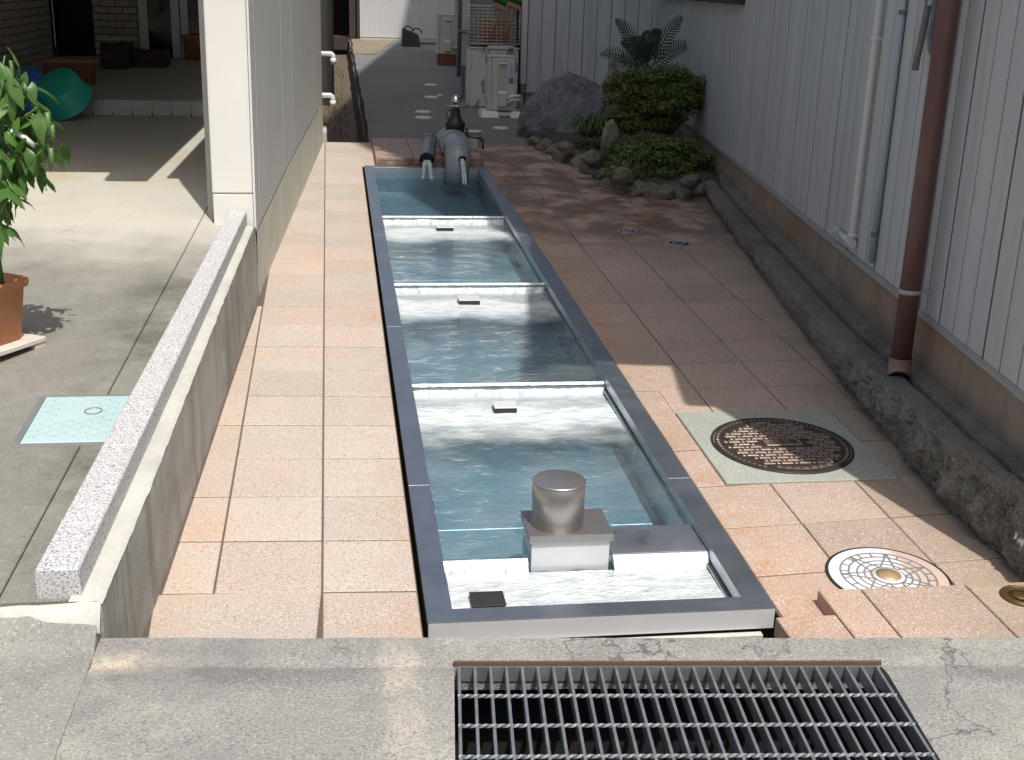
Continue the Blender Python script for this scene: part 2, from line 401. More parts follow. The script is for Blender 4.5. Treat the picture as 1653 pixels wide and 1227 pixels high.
def m_siding(name, a=(.53,.555,.555), spots=True):
    t = NT(name)
    c = t.mix(tuple(x*.9 for x in a), a, t.noise(1.4, 4))
    c = t.mix(c, tuple(x*.66 for x in a), t.ramp(t.noise(7, 5, .7, sc=(1,1,.06)), [(.48, 0), (.72, .6)]))
    c = t.mix(c, (.22,.19,.16), t.ramp(t.noise(16, 4, .7, sc=(1,1,.2), loc=(2,2,2)), [(.64, 0), (.72, .4)]))
    if spots: c = t.mix(c, (.24,.22,.20), t.ramp(t.noise(9, 3, .6, sc=(1,1,.5), loc=(1,7,3)), [(.69, 0), (.74, .6)]))
    c = t.objrand(.07, c)
    return t.done(c, .5, 0, t.bump(t.noise(90, 2), .08, .003))
SIDING = m_siding('pale blue grey siding'); SIDINGX = m_siding('pale siding cross wall', (.58,.63,.65), False)
SIDEGAP = simple('siding joint dark', (.09,.095,.10), .8, 0, .2)
def m_found():
    t = NT('rust streaked foundation'); X, Y, Z = t.xyz()
    c = t.mix((.25,.205,.155), (.36,.31,.25), t.noise(2, 5, .6))
    c = t.mix(c, (.33,.175,.075), t.math('MULTIPLY', t.ramp(t.noise(4.5, 6, .75, sc=(1,1,.25), dist=.6), [(.44, 0), (.60, .9)]), t.ramp(t.noise(1.1, 3), [(.38, .25), (.56, 1)])))
    c = t.mix(c, (.15,.14,.135), t.math('MULTIPLY', t.ramp(t.noise(4, 6, .75, sc=(1,1,.35), loc=(3,9,1), dist=.5), [(.48, 0), (.64, .75)]), t.ramp(t.noise(.9, 3, loc=(5,5,5)), [(.4, .2), (.6, 1)])))
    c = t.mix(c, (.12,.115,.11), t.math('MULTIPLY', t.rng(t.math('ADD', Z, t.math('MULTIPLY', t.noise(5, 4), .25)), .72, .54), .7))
    return t.done(c, .9, 0, t.bump(t.noise(60, 4), .3, .006))
FOUND = m_found()
FLASH = simple('grey flashing', (.42,.43,.43), .5, .3, .15)
BROWNPIPE = simple('brown plastic downpipe', (.135,.062,.052), .42, 0, .18, 3, .05, 40, dirt=(.17,.10,.085))
BROWNEND = simple('faded brown elbow', (.26,.165,.125), .55, 0, .2, 4, .1, 40)
WHITEPIPE = simple('ivory plastic pipe', (.62,.63,.60), .45, 0, .08)
BLUEPIPE = simple('pale blue conduit', (.38,.46,.53), .45, 0, .1)
GREYHOSE = simple('grey rubber hose', (.16,.17,.175), .6, 0, .15)
PVC = simple('grey pvc', (.25,.30,.34), .32, 0, .12, 3, .03, 30)
PVCDARK = simple('dark grey pvc', (.15,.165,.20), .3, 0, .12, 3, .03, 30)
RUBBER = simple('black rubber', (.022,.023,.025), .55, 0, .3, 5, .2, 50)
CASTDARK = simple('dark cast iron', (.045,.042,.042), .55, .4, .3, 8, .4, 60)
BRASS = simple('brass', (.36,.27,.12), .35, .85, .25, 9)
CHROME = simple('chrome', (.75,.76,.78), .12, 1.0, .1, 9, 0)
BUCKET = simple('off white plastic bucket', (.60,.62,.55), .5, 0, .12)
MANHOLE = simple('rusted brown iron', (.075,.048,.038), .5, .5, .3, 9, .35, 120)
MANBRICK = simple('worn iron brick face', (.30,.235,.195), .42, .55, .35, 14, .2, 120)
WHITEPAINT = None
def m_whitecover():
    t = NT('white painted cover worn'); X, Y, Z = t.xyz()
    f = t.rng(t.math('ADD', X, t.math('MULTIPLY', t.noise(6, 4), .12)), 2.27, 2.36)
    c = t.mix((.78,.79,.80), (.50,.36,.27), t.math('MULTIPLY', f, .85))
    return t.done(c, .5, 0, t.bump(t.noise(60, 3), .1, .003))
WHITECOVER = m_whitecover()
COVERLINE = simple('grey pattern groove', (.22,.215,.21), .6, 0, .2)
COPPER = simple('worn copper cap', (.47,.33,.19), .5, .3, .25, 9)
DULLBRASS = simple('dull brass', (.20,.13,.055), .42, .7, .35, 20, .2, 80)
GALV = simple('galvanised steel', (.38,.405,.42), .45, .75, .25, 14, .2, 60)
RUST = simple('rusty angle iron', (.14,.075,.055), .8, .1, .35, 8, .4, 60)
BLUELID = simple('pale turquoise resin lid', (.40,.53,.535), .55, 0, .08, 3, .08, 50)
LIDRIDGE = simple('turquoise ridge', (.33,.46,.465), .55)
LIDFRAME = simple('grey resin frame', (.17,.18,.19), .6, 0, .15)
TERRA = simple('terracotta plastic', (.47,.19,.085), .5, 0, .12, 3, .06, 40)
TERRADARK = simple('brown plastic planter', (.34,.15,.09), .5, 0, .15, 3, .06, 40)
WOODW = simple('whitewashed board', (.60,.56,.50), .8, 0, .3, 12, .3, 40, dirt=(.36,.29,.22))
GREENPL = simple('green plastic basin', (.02,.42,.31), .32, 0, .06, 3, .02)
BLUEPL = simple('blue plastic basin', (.05,.16,.65), .32, 0, .06, 3, .02)
WHITEPL = simple('white plastic', (.70,.70,.68), .4, 0, .08)
ACWHITE = simple('ac casing', (.60,.60,.57), .45, 0, .06, 2, .02, dirt=(.5,.49,.45))
ACBEIGE = simple('ac casing beige', (.52,.50,.44), .5, 0, .08, 2, .02, dirt=(.42,.39,.34))
ACGRILL = simple('ac grille dark', (.10,.10,.10), .6)
ACTRIM = simple('ac cover panel', (.52,.52,.50), .5, 0, .05)
BLUESTK = simple('blue sticker', (.05,.24,.52), .4, 0, .1, 20, 0)
PALESTK = simple('pale sticker', (.55,.60,.66), .4, 0, .1, 20, 0)
PEEL = None
def m_peel():
    t = NT('peeling painted steel')
    c = t.mix((.60,.60,.57), (.66,.66,.64), t.noise(3, 4))
    c = t.mix(c, (.21,.19,.175), t.ramp(t.noise(6, 7, .75, sc=(1,1,.4)), [(.53, 0), (.57, .9)]))
    return t.done(c, .7, 0, t.bump(t.noise(20, 5), .3, .006))
PEEL = m_peel()
REDBRICK = simple('red brown block', (.16,.065,.045), .9, 0, .3, 9, .5, 60)
WIRE = simple('white coated wire', (.55,.54,.50), .5, .1, .2, 20)
WOODH = simple('varnished broom handle', (.42,.21,.09), .5, 0, .25, 20)
BROOMG = simple('green bristles', (.02,.20,.085), .8, 0, .4, 60, .6, 200)
SHUTTER = simple('white corrugated steel', (.66,.66,.67), .5, .1, .06, 1, .02)
PITSHADE = simple('black pit shade', (.02,.02,.019), .6, 0, .4, 5)  # near-black colour stands in for the shade down in the pit
DARKWOOD = simple('dark shed interior', (.02,.018,.016), .9, 0, .4)
DARKPOST = simple('dark timber', (.05,.036,.03), .85, 0, .3)
BRICKM = simple('tan face brick', (.50,.455,.395), .85, 0, .18, 14, .35, 70, rv=.22)
JOINTM = simple('dark brick joint', (.06,.058,.055), .9, 0, .2)
PORCHT = simple('grey porch tile', (.46,.455,.445), .55, 0, .12, 5, .1, 60, rv=.12)
PORCHF = simple('porch floor', (.43,.41,.38), .6, 0, .18, 3, .1, 60)
ALU = simple('white door frame', (.60,.63,.66), .45, 0, .06)
DARKGLASS = simple('dark door glass', (.012,.012,.013), .12, 0, .2, 3, 0)
ROOF = simple('dark roof tile', (.09,.09,.095), .7, 0, .25)
SOFFIT = simple('soffit board', (.74,.72,.68), .8, 0, .15)
STUCCO = simple('upper wall stucco', (.42,.41,.38), .9, 0, .12)
DITCHBANK = simple('black ditch bank', (.018,.014,.012), .9, 0, .5, 6, .6, 40)  # one near-black brown over the whole bank face
DITCHBED = m_conc('ditch bed', (.075,.05,.032), (.15,.105,.07), 5, 0, .4)
def m_rock(name, a, b, dark, veins=0, moss=0):
    t = NT(name)
    c = t.mix(a, b, t.noise(7, 6, .65))
    c = t.mix(c, dark, t.ramp(t.noise(4, 6, .7, loc=(4,2,1)), [(.48, 0), (.65, .8)]))
    if veins: c = t.mix(c, tuple(min(1, x*1.8) for x in b), t.ramp(t.noise(9, 5, .7, sc=(1,1,.5), dist=2.5), [(.50, 0), (.53, veins), (.56, 0)]))
    if moss: c = t.mix(c, (.055,.07,.025), t.ramp(t.noise(5, 5, .7, loc=(9,9,1)), [(.5, 0), (.62, moss)]))
    c = t.objrand(.2, c)
    return t.done(c, .85, 0, t.bump(t.noise(30, 5, .65), .8, .02))
BOULDER = m_rock('dark blue schist', (.085,.098,.115), (.19,.21,.235), (.04,.045,.055), .8)
TALLSTONE = m_rock('brown grey stone', (.22,.205,.175), (.36,.335,.28), (.09,.09,.07), 0, .4)
BORDER = m_rock('mossy border rock', (.12,.105,.085), (.24,.215,.18), (.05,.045,.035), .3, .8)
def m_leaf(name, a, b, c3, rough=.42, trans=.25):
    t = NT(name); g = t.new('ShaderNodeNewGeometry')
    c = t.ramp(g.outputs['Random Per Island'], [(0, a), (.55, b), (1, c3)])
    c = t.mix(c, tuple(x*.55 for x in a), t.ramp(t.noise(6, 4), [(.4, .5), (.6, 0)]))
    t.done(c, rough)
    tl = t.new('ShaderNodeBsdfTranslucent'); t.link(c, tl.inputs[0])
    mx = t.new('ShaderNodeMixShader'); mx.inputs[0].default_value = trans
    t.link(t.b.outputs[0], mx.inputs[1]); t.link(tl.outputs[0], mx.inputs[2]); t.link(mx.outputs[0], t.out.inputs[0]); return t.m
AZALEA = m_leaf('small shrub leaf', (.09,.15,.035), (.17,.25,.06), (.30,.35,.11), .42, .35)
FERNM = m_leaf('cycad frond', (.04,.08,.05), (.055,.11,.06), (.08,.14,.07), .3, .12)
GRASSM = m_leaf('strap grass', (.08,.14,.035), (.13,.20,.055), (.19,.25,.08), .4)
PEPPER = m_leaf('pepper leaf', (.06,.15,.03), (.10,.22,.045), (.17,.31,.075), .38, .35)
STEMG = simple('green stem', (.10,.19,.05), .5)
BARK = simple('grey brown bark', (.17,.145,.12), .9, 0, .35, 20, .6, 60)

# ================================================================== SETTING
AD, TD, ZST = .352, .0533, .42       # driveway plane, street level
def zd(y): return AD + TD*y
def PD(px, py, h=0.): return PS(px, py, TD, AD+h)
def sunshift(P, h): return Vector(P) + SUN * (h / SUN.z)
g = MB().grid(lambda u, v: V3(-150+300*u, -60+300*v, -1.3), 6, 6); struct('ground', g, DIRTGROUND)

# ---- street, rotated a little against the trough
_e0 = PZ(300, 1030, ZST); _e1 = PZ(1653, 1030, ZST)
SU = (_e1 - _e0).normalized(); SN = V3(SU.y, -SU.x, 0)
_eo = _e0 - SU * (_e0.x / SU.x)
def ST(u, d, z=ZST): p = _eo + SU*u + SN*d; p.z = z; return p
def stuv(p): q = p - _eo; return q.dot(SU), q.dot(SN)
gu0, gd0 = stuv(PZ(733, 1072, ZST)); gu1, _ = stuv(PZ(1420, 1067, ZST)); gd1 = gd0 + .86
UL = stuv(PZ(165, 1015, ZST))[0]
def stz(u, d):
    z = ZST - .012*math.exp(-((d-.155)/.03)**2) - .02*max(0, d-.2)
    return z + .004*MN.noise((u*3, d*3, 0)) + .0025*MN.noise((u*11, d*11, 3))
mb = MB()
def stpatch(u0, u1, d0, d1, nu, nd): mb.grid(lambda a, b: (lambda u, d: ST(u, d, stz(u, d)))(u0+(u1-u0)*a, d1+(d0-d1)*b), nu, nd)
stpatch(UL, gu0, 0, gd0, 40, 10); stpatch(UL, gu0, gd0, gd1, 40, 24); stpatch(gu0, gu1, 0, gd0, 50, 10); stpatch(gu1, 8, 0, gd0, 60, 10); stpatch(gu1, 8, gd0, gd1, 60, 24); stpatch(UL, 8, gd1, 9, 60, 30)
stpatch(-8, UL, 1.6, 9, 10, 10)
mb.grid(lambda a, b: (lambda u: ST(u, 0, stz(u, 0)*b + (1-b)*-.6))(8+(UL-8)*a), 90, 2)
for (ua, da, ub, db) in ((gu0, gd0, gu1, gd0), (gu1, gd0, gu1, gd1), (gu1, gd1, gu0, gd1), (gu0, gd1, gu0, gd0)):
    mb.grid(lambda a, b: (lambda u, d: ST(u, d, stz(u, d) - .075*b))(ua+(ub-ua)*a, da+(db-da)*a), 12, 1)
struct('street', mb, STREET)
mb = MB()
q0_, q1_, e0_, e1_ = gu0-.1, gu1+.1, gd0-.14, gd1+.1
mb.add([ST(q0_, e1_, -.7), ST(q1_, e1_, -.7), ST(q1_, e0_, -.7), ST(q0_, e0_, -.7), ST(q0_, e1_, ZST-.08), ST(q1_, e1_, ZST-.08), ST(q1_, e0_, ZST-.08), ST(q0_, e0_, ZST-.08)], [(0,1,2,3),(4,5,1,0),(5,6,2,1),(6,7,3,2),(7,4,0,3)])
struct('gutter_pit', mb, PITSHADE)

# ---- grating over the gutter
GR = thing('gutter_grating', ST((gu0+gu1)/2, gd0+.4, ZST-.04), 'galvanised steel bar grating over the gutter in the street concrete', 'grating')
def stbox(mb, u0, u1, d0, d1, z0, z1):
    c = (ST(u0, d0, z0) + ST(u1, d1, z1)) / 2
    mb.obox(c, SU*(u1-u0)/2, SN*(d1-d0)/2, V3(0,0,(z1-z0)/2))
m_ = MB(); stbox(m_, gu0-.002, gu1+.002, gd0-.012, gd0-.003, ZST-.05, ZST+.004); m_.build('angle_frame', RUST, GR)
nb = 28; gs = (gu1-gu0-.03)/(nb-1); zt = ZST-.006
for i in range(nb):
    u = gu0+.015+i*gs; m_ = MB(); stbox(m_, u-.0042, u+.0042, gd0+.006, gd1-.01, zt-.046, zt); o = m_.build('bearing_bar', GALV, GR)
m_ = MB(); stbox(m_, gu0+.01, gu1-.01, gd0+.0005, gd0+.0055, zt-.05, zt-.001); m_.build('end_plate', GALV, GR)
for k, py in enumerate((1120, 1168, 1218, 1268, 1322)):
    d = stuv(PZ(760, py, ZST))[1]
    if d > gd1-.05: break
    m_ = MB(); n = 160; V = []; F = []
    for i in range(n+1):                    # twisted square rod
        u = gu0+.01+(gu1-gu0-.02)*i/n; an = i*.55
        for q in range(4): V.append(ST(u, d + .006*math.cos(an+q*math.pi/2), zt-.002 + .006*math.sin(an+q*math.pi/2)))
    F = [(i*4+q, i*4+(q+1)%4, (i+1)*4+(q+1)%4, (i+1)*4+q) for i in range(n) for q in range(4)]
    m_.add(V, F).build('twisted_rod', GALV, GR)

# ---- driveway on the left: cast slabs with open joints
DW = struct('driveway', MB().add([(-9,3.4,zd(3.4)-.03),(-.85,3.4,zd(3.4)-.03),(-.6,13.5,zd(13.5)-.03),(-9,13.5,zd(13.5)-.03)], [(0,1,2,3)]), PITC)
ja = PD(125, 727); jb = PD(10, 905); jc = PD(300, 400)
def jx(y): return ja.x + (jc.x-ja.x)/(jc.y-ja.y)*(y-ja.y)
ycuts = [3.42, PD(10, 905).y, PD(160, 528).y, PD(250, 357).y, PD(150, 253).y, PD(240, 188).y+.15]
lidA, lidB, lidC, lidD = PD(17, 722), PD(155, 722), PD(195, 640), PD(65, 640)
for k in range(5):
    y0, y1 = ycuts[k]+.0015, ycuts[k+1]-.0015
    for (xa, xb, xc, xd) in ((jx(y0)+.0025, -.82, -.72 if y1 < 8.2 else -.60, jx(y1)+.0025), (-3.4, jx(y0)-.0025, jx(y1)-.0025, -3.4), (-9, -3.408, -3.408, -9)):
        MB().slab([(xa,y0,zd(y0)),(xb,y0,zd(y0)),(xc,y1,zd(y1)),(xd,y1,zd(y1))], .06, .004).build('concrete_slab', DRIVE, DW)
# apron that ramps down to the street
def apz(x, y):
    t = min(1, max(0, (y-2.0)/1.3)); r = min(1, max(0, (-.76-x)/.5)); r = r*r*(3-2*r)
    z = ZST-.015 + (.045*r+.02)*t
    if y > 3.30: z += (zd(3.4)-.012-z)*min(1, (y-3.30)/.05)*min(1, r*1.2+.75)
    return z + .004*MN.noise((x*4, y*4, 1))
xr = lambda y: PZ(165,1015,ZST+.03).x - .006 + (y-3.4)*.02
mb = MB().grid(lambda u, v: (lambda y: (lambda x: V3(x, y, apz(x, y)))(-7+(xr(y)+7)*(u**.6)))(1.7+(3.44-1.7)*v), 60, 70)
mb.grid(lambda u, v: (lambda y: V3(xr(y), y, apz(xr(y), y)*(1-u)+.1*u))(1.7+(3.44-1.7)*v), 2, 70)
struct('driveway_apron', mb, APRON)

# ---- retaining wall with the granite kerb blocks
RW = thing('retaining_wall', (-.75, 6.5, .2), 'low streaked concrete retaining wall between driveway and paved walk', 'wall')
FOOT = [(3.0,-.735),(4.19,-.679),(6.26,-.605),(8.47,-.518),(14.65,-.145),(15.2,-.11)]
def lerp_t(T, y):
    if y <= T[0][0]: return T[0][1]
    for (a, xa), (b, xb) in zip(T, T[1:]):
        if y <= b: return xa + (xb-xa)*(y-a)/(b-a)
    return T[-1][1]
def foot(y): return lerp_t(FOOT, y)
def onfoot(px, py):
    r = ray(px, py); lo, hi = 2.5, 16.
    for _ in range(50):
        m = (lo+hi)/2
        if r.x*m/r.y > foot(m): lo = m
        else: hi = m
    return C0 + r*(lo/r.y)
la = onfoot(166, 966); lb = onfoot(408, 372)
def ledx(y): return foot(y)-.004
YN = la.y; WA0 = onfoot(414.5, 373).y - .012
def rwface(u, v):
    y = YN + (WA0-YN)*u; x0, z0 = foot(y), zp(y)-.25; x1, z1 = ledx(y), zd(y)+.004
    if v < .25: t = v/.25; return V3(x0 + .012*(1-t) + .006*MN.noise((y*5, 0, 1)), y, z0 + (.25+.02)*t)
    t = (v-.25)/.75; return V3(x0 + (x1-x0)*t + .004*MN.noise((y*4, t*3, 7)), y, zp(y)+.02 + (z1-.012-zp(y)-.02)*t)
m_ = MB().grid(rwface, 120, 14); m_.grid(lambda u, v: V3(foot(YN)+(ledx(YN)-foot(YN))*v - .16*(1-u), YN, -.2 + (zd(YN)+.2-.012)*v), 3, 6)
m_.build('wall_face', RETAIN, RW)
GH = .098
gl0, gl1, gr0, gr1 = PD(58, 915, GH), PD(372, 338, GH), PD(127, 918, GH), PD(398, 340, GH)
def gxl(y): return gl0.x + (gl1.x-gl0.x)*(y-gl0.y)/(gl1.y-gl0.y)
def gxr(y): return gr0.x + (gr1.x-gr0.x)*(y-gr0.y)/(gr1.y-gr0.y)
m_ = MB(); n = 90
def ledge(u, v):
    y = YN + (lb.y+.10-YN)*u; xa, xb = gxr(y)-.03, ledx(y) + .003*MN.noise((y*9, 3, 0)) + .003*MN.noise((y*31, 3, 0))
    return V3(xa+(xb-xa)*v, y, zd(y)+.006 + .004*MN.noise((y*6, v*4, 0)) - (.012 if v > .99 else 0))
m_.grid(ledge, 110, 6).build('mortar_ledge', LEDGE, RW)
mb = MB()
def lip(u, v):
    y = YN - .012 - .045*math.sin(v*math.pi*.5) + .01*MN.noise((u*9, v, 2)); x = gxl(YN)-.9+(ledx(YN)-gxl(YN)+.9)*u
    return V3(x, y, zd(YN) + .008 - .08*v + .005*MN.noise((u*14, v*2, 5)))
mb.grid(lip, 60, 6).build('broken_lip', LEDGE, RW)
gy = [gr0.y] + [PD(x, y, GH).y for x, y in ((165, 842), (215, 718), (240, 660), (280, 565), (330, 460), (365, 392))] + [gr1.y]
gy = sorted(gy)
for a, b in zip(gy, gy[1:]):
    a2, b2 = a+.002, b-.002
    MB().slab([(gxl(a2),a2,zd(a2)+GH),(gxr(a2),a2,zd(a2)+GH),(gxr(b2),b2,zd(b2)+GH),(gxl(b2),b2,zd(b2)+GH)], .108, .005).build('granite_block', GRANITE, RW)

# ---- boundary wall with its cream end pillar
YP = PD(345, 362).y; ZB = zd(YP)
BW = thing('boundary_wall', (-.6, 12, .3), 'tall grey pebble plaster wall with cream end pillar beside the walk', 'wall')
WA = onfoot(414.5, 373); WA.z = 0; WB = V3(-.145, 14.72, 0)
def wallpt(px, py):
    d = WB - WA; nrm = V3(d.y, -d.x, 0); r = ray(px, py); k = (WA - C0).dot(nrm) / r.dot(nrm); return C0 + r*k
TOPW = ZB + 2.62
wd = (WB - WA).normalized(); wn_ = V3(wd.y, -wd.x, 0)      # wn_ points to +x
tb0, tb1 = wallpt(414.8, 372.8), wallpt(527.7, 150)
tmid = wallpt(465.7, 265.7)
cuts = [0] + [(wallpt(x, y)-WA).dot(wd) for x, y in ((419, 300), (459, 262), (475, 245))] + [(WB-WA).dot(wd)]
def bz(s):
    s0, s1, sm = (tb0-WA).dot(wd), (tb1-WA).dot(wd), (tmid-WA).dot(wd)
    return tb0.z + (tmid.z-tb0.z)*(s-s0)/(sm-s0) if s < sm else tmid.z + (tb1.z-tmid.z)*(s-sm)/(s1-sm)
for a, b in zip(cuts, cuts[1:]):
    m_ = MB(); f0, f1 = a+.006, b-.006
    P = [WA+wd*f0, WA+wd*f1]; V = []
    for p, s_ in zip(P, (f0, f1)):
        for off in (0, -.05):
            for z in (bz(s_), TOPW): q = p + wn_*off; V.append((q.x, q.y, z))
    m_.add(V, [(0,1,5,4),(2,6,7,3),(0,4,6,2),(1,3,7,5),(0,2,3,1),(4,5,7,6)]).build('plaster_panel', PLASTER, BW)
    q = WA+wd*b
    if b < cuts[-1]-.1: MB().obox((q.x-.02*wn_.x, q.y, (bz(b)+TOPW)/2), wn_*.017, wd*.007, (0,0,(TOPW-bz(b))/2)).build('sealant_joint', WHITELINE, BW)
def footing(u, v):
    s_ = -.02 + ((WB-WA).dot(wd))*u; p = WA + wd*s_ + wn_*.004; y = p.y
    lo = V3(foot(y)+.004*MN.noise((y*4, 1, 1)), y, zp(y)-.2); hi = V3(p.x, p.y, bz(s_)+.002)
    if v < .25: t = v/.25; return V3(lo.x+.012*(1-t), y, zp(y)-.2+.22*t)
    t = (v-.25)/.75; return V3(lo.x+(hi.x-lo.x)*t**.8, y, zp(y)+.02+(hi.z-zp(y)-.02)*t)
MB().grid(footing, 60, 16).build('footing', FOOTING, BW)
pxl = PD(345, 362).x
def prism(mb, P, z0, z1):
    n = len(P); mb.add([(p[0],p[1],z0) for p in P]+[(p[0],p[1],z1) for p in P],
      [tuple(range(n-1,-1,-1)), tuple(range(n,2*n))] + [(i,(i+1)%n,n+(i+1)%n,n+i) for i in range(n)]); return mb
xp1 = WA.x - .012
zj = PY(370, 314, YP-.02).z
prism(MB(), [(pxl, YP-.015),(xp1, YP-.015),(xp1, YP+.5),(pxl, YP+.5)], zj+.003, TOPW+.02).build('pillar', CREAM, BW, .012)
prism(MB(), [(pxl+.004, YP-.011),(xp1, YP-.011),(xp1, YP+.5),(pxl+.004, YP+.5)], ZB-.3, zj).build('pillar_base', CREAM, BW, .006)
prism(MB(), [(xp1+.003, YP-.008),(WA.x+.004, YP-.008),(WA.x+.004, YP+.06),(xp1+.003, YP+.06)], ZB-.02, TOPW).build('corner_bead', WHITELINE, BW)
wp = [WA + wn_*-.052 + wd*.1, WB + wn_*-.052, WB + wn_*-.33, WA + wn_*-.33 + wd*.1]
prism(MB(), [(p.x, p.y) for p in wp], -.2, TOPW-.004).build('wall_core', STUCCO, BW)
prism(MB(), [(p.x, p.y) for p in (WA+wn_*.03, WB+wn_*.03, WB+wn_*-.38, WA+wn_*-.38)], TOPW+.024, TOPW+.07).build('coping', FLASH, BW)
# concrete stub at the far foot of the wall
mb = MB(); c = G(521, 228); mb.box((c.x-.12, c.y+.02, .3), (c.x+.05, c.y+.5, zp(c.y)+.12)); mb.box((c.x-.12, c.y+.14, .3), (c.x+.0, c.y+.6, zp(c.y)+.36)); mb.build('end_block', LEDGE, BW, .02)

# ---- paving
def paving(name, x0, x1, y0, y1, m=MORTAR):
    return struct(name, MB().add([(x0,y0,zp(y0)-.0045),(x1,y0,zp(y0)-.0045),(x1,y1,zp(y1)-.0045),(x0,y1,zp(y1)-.0045)], [(0,1,2,3)]), m)
TP = .4185; YE = 14.78
def tile(q, m, par, zo=0.):
    dz = U(-.0012, .0015)
    MB().slab([(x, y, zp(y)+dz+zo+U(-.0008,.0008)) for x, y in q], .03, .003).build('paving_tile', m, par)
PL = paving('paving_left', -.9, .285, 3.3, YE)
rowsL = []; y = 4.155
while y > 3.3: y -= TP
while y < YE: rowsL.append(y); y += TP if y < 8.5 else TP*1.045
rowsL.append(YE)
colB = lambda y: -.075 - .0042*(y-4.15)
skew = -.055
for ya, yb in zip(rowsL, rowsL[1:]):
    front = yb < 4.4
    g_ = .004
    for k, (fa, fb) in enumerate(((None, -.404), (-.404, 0), (0, None))):
        def edge(y, f, left):
            if f is None: return (foot(y)+.012 if left else .281)
            return colB(y) + f + (g_ if left else -g_)
        Q = []
        for (yy, s_) in ((ya, 1), (yb, -1)):
            xl, xr_ = edge(yy, fa, True), edge(yy, fb, False)
            Q.append((xl, yy + s_*.0055 + skew*(xl-colB(yy)), xr_, yy + s_*.0055 + skew*(xr_-colB(yy))))
        if Q[0][2]-Q[0][0] < .03 and Q[1][2]-Q[1][0] < .03: continue
        if Q[0][2]-Q[0][0] < .02 or Q[1][2]-Q[1][0] < .02: continue
        lim = lambda yy: min(yy, YE)
        q = [(Q[0][0], lim(Q[0][1])), (Q[0][2], lim(Q[0][3])), (Q[1][2], lim(Q[1][3])), (Q[1][0], lim(Q[1][1]))]
        if front and k == 0: continue
        if front and k == 1: q[0] = (foot(ya)+.03, q[0][1]); q[3] = (foot(yb)-.01, q[3][1]); q[1] = (q[1][0]-.02, q[1][1])
        tile(q, TILE_L, PL, .006 if front and k == 1 else 0)
PR = paving('paving_right', 1.625, 4.6, 3.3, YE)
xs = [1.63, 1.992, 2.411, 2.829, 3.247, 3.665, 4.083]
kerbT = [(3.5,2.70),(4.06,2.70),(4.82,2.70),(5.39,2.777),(7.12,2.973),(9.345,3.292),(11.73,3.673),(12.6,3.83),(15,4.2)]
def kx(y): return lerp_t(kerbT, y)
bandY = G(1320, 952, .06).y; yst = G(1350, 992, .06).y
rows = [G(1297, 844.6).y]
while rows[0] > bandY-.3: rows.insert(0, rows[0]-TP)
while rows[-1] < YE-.1: rows.append(rows[-1]+TP*(1.03 if rows[-1] > 7 else 1.0))
rows[-1] = YE
gA, gB, gC, gD = G(1175, 785), G(1447, 770), G(1336, 660), G(1093, 670)
sx0, sx1, sy0, sy1 = (gA.x+gD.x)/2, (gB.x+gC.x)/2, (gA.y+gB.y)/2, (gC.y+gD.y)/2
skr = .07
def clip(poly, inside, isect):
    out = []
    for a, b in zip(poly, poly[1:]+poly[:1]):
        ia, ib = inside(a), inside(b)
        if ia: out.append(a)
        if ia != ib: out.append(isect(a, b))
    return out
def poly_tile(P, m, par, th=.03, bv=.003, zo=0):
    n = len(P); c = Vector((sum(p[0] for p in P)/n, sum(p[1] for p in P)/n)); dz = U(-.0012,.0015)+zo
    I = []
    for i in range(n):
        p = Vector(P[i]); e1 = Vector(P[i-1])-p; e2 = Vector(P[(i+1)%n])-p
        if e1.length < 1e-5 or e2.length < 1e-5: return
        I.append(p + (e1.normalized()+e2.normalized())*bv)
    V = [(p[0],p[1],zp(p[1])+dz-th) for p in P] + [(p[0],p[1],zp(p[1])+dz-bv) for p in P] + [(p.x,p.y,zp(p.y)+dz) for p in I]
    F = [tuple(range(n-1,-1,-1)), tuple(range(2*n,3*n))]
    for i in range(n): j = (i+1)%n; F += [(i,j,n+j,n+i),(n+i,n+j,2*n+j,2*n+i)]
    MB().add(V, F).build('paving_tile', m, par)
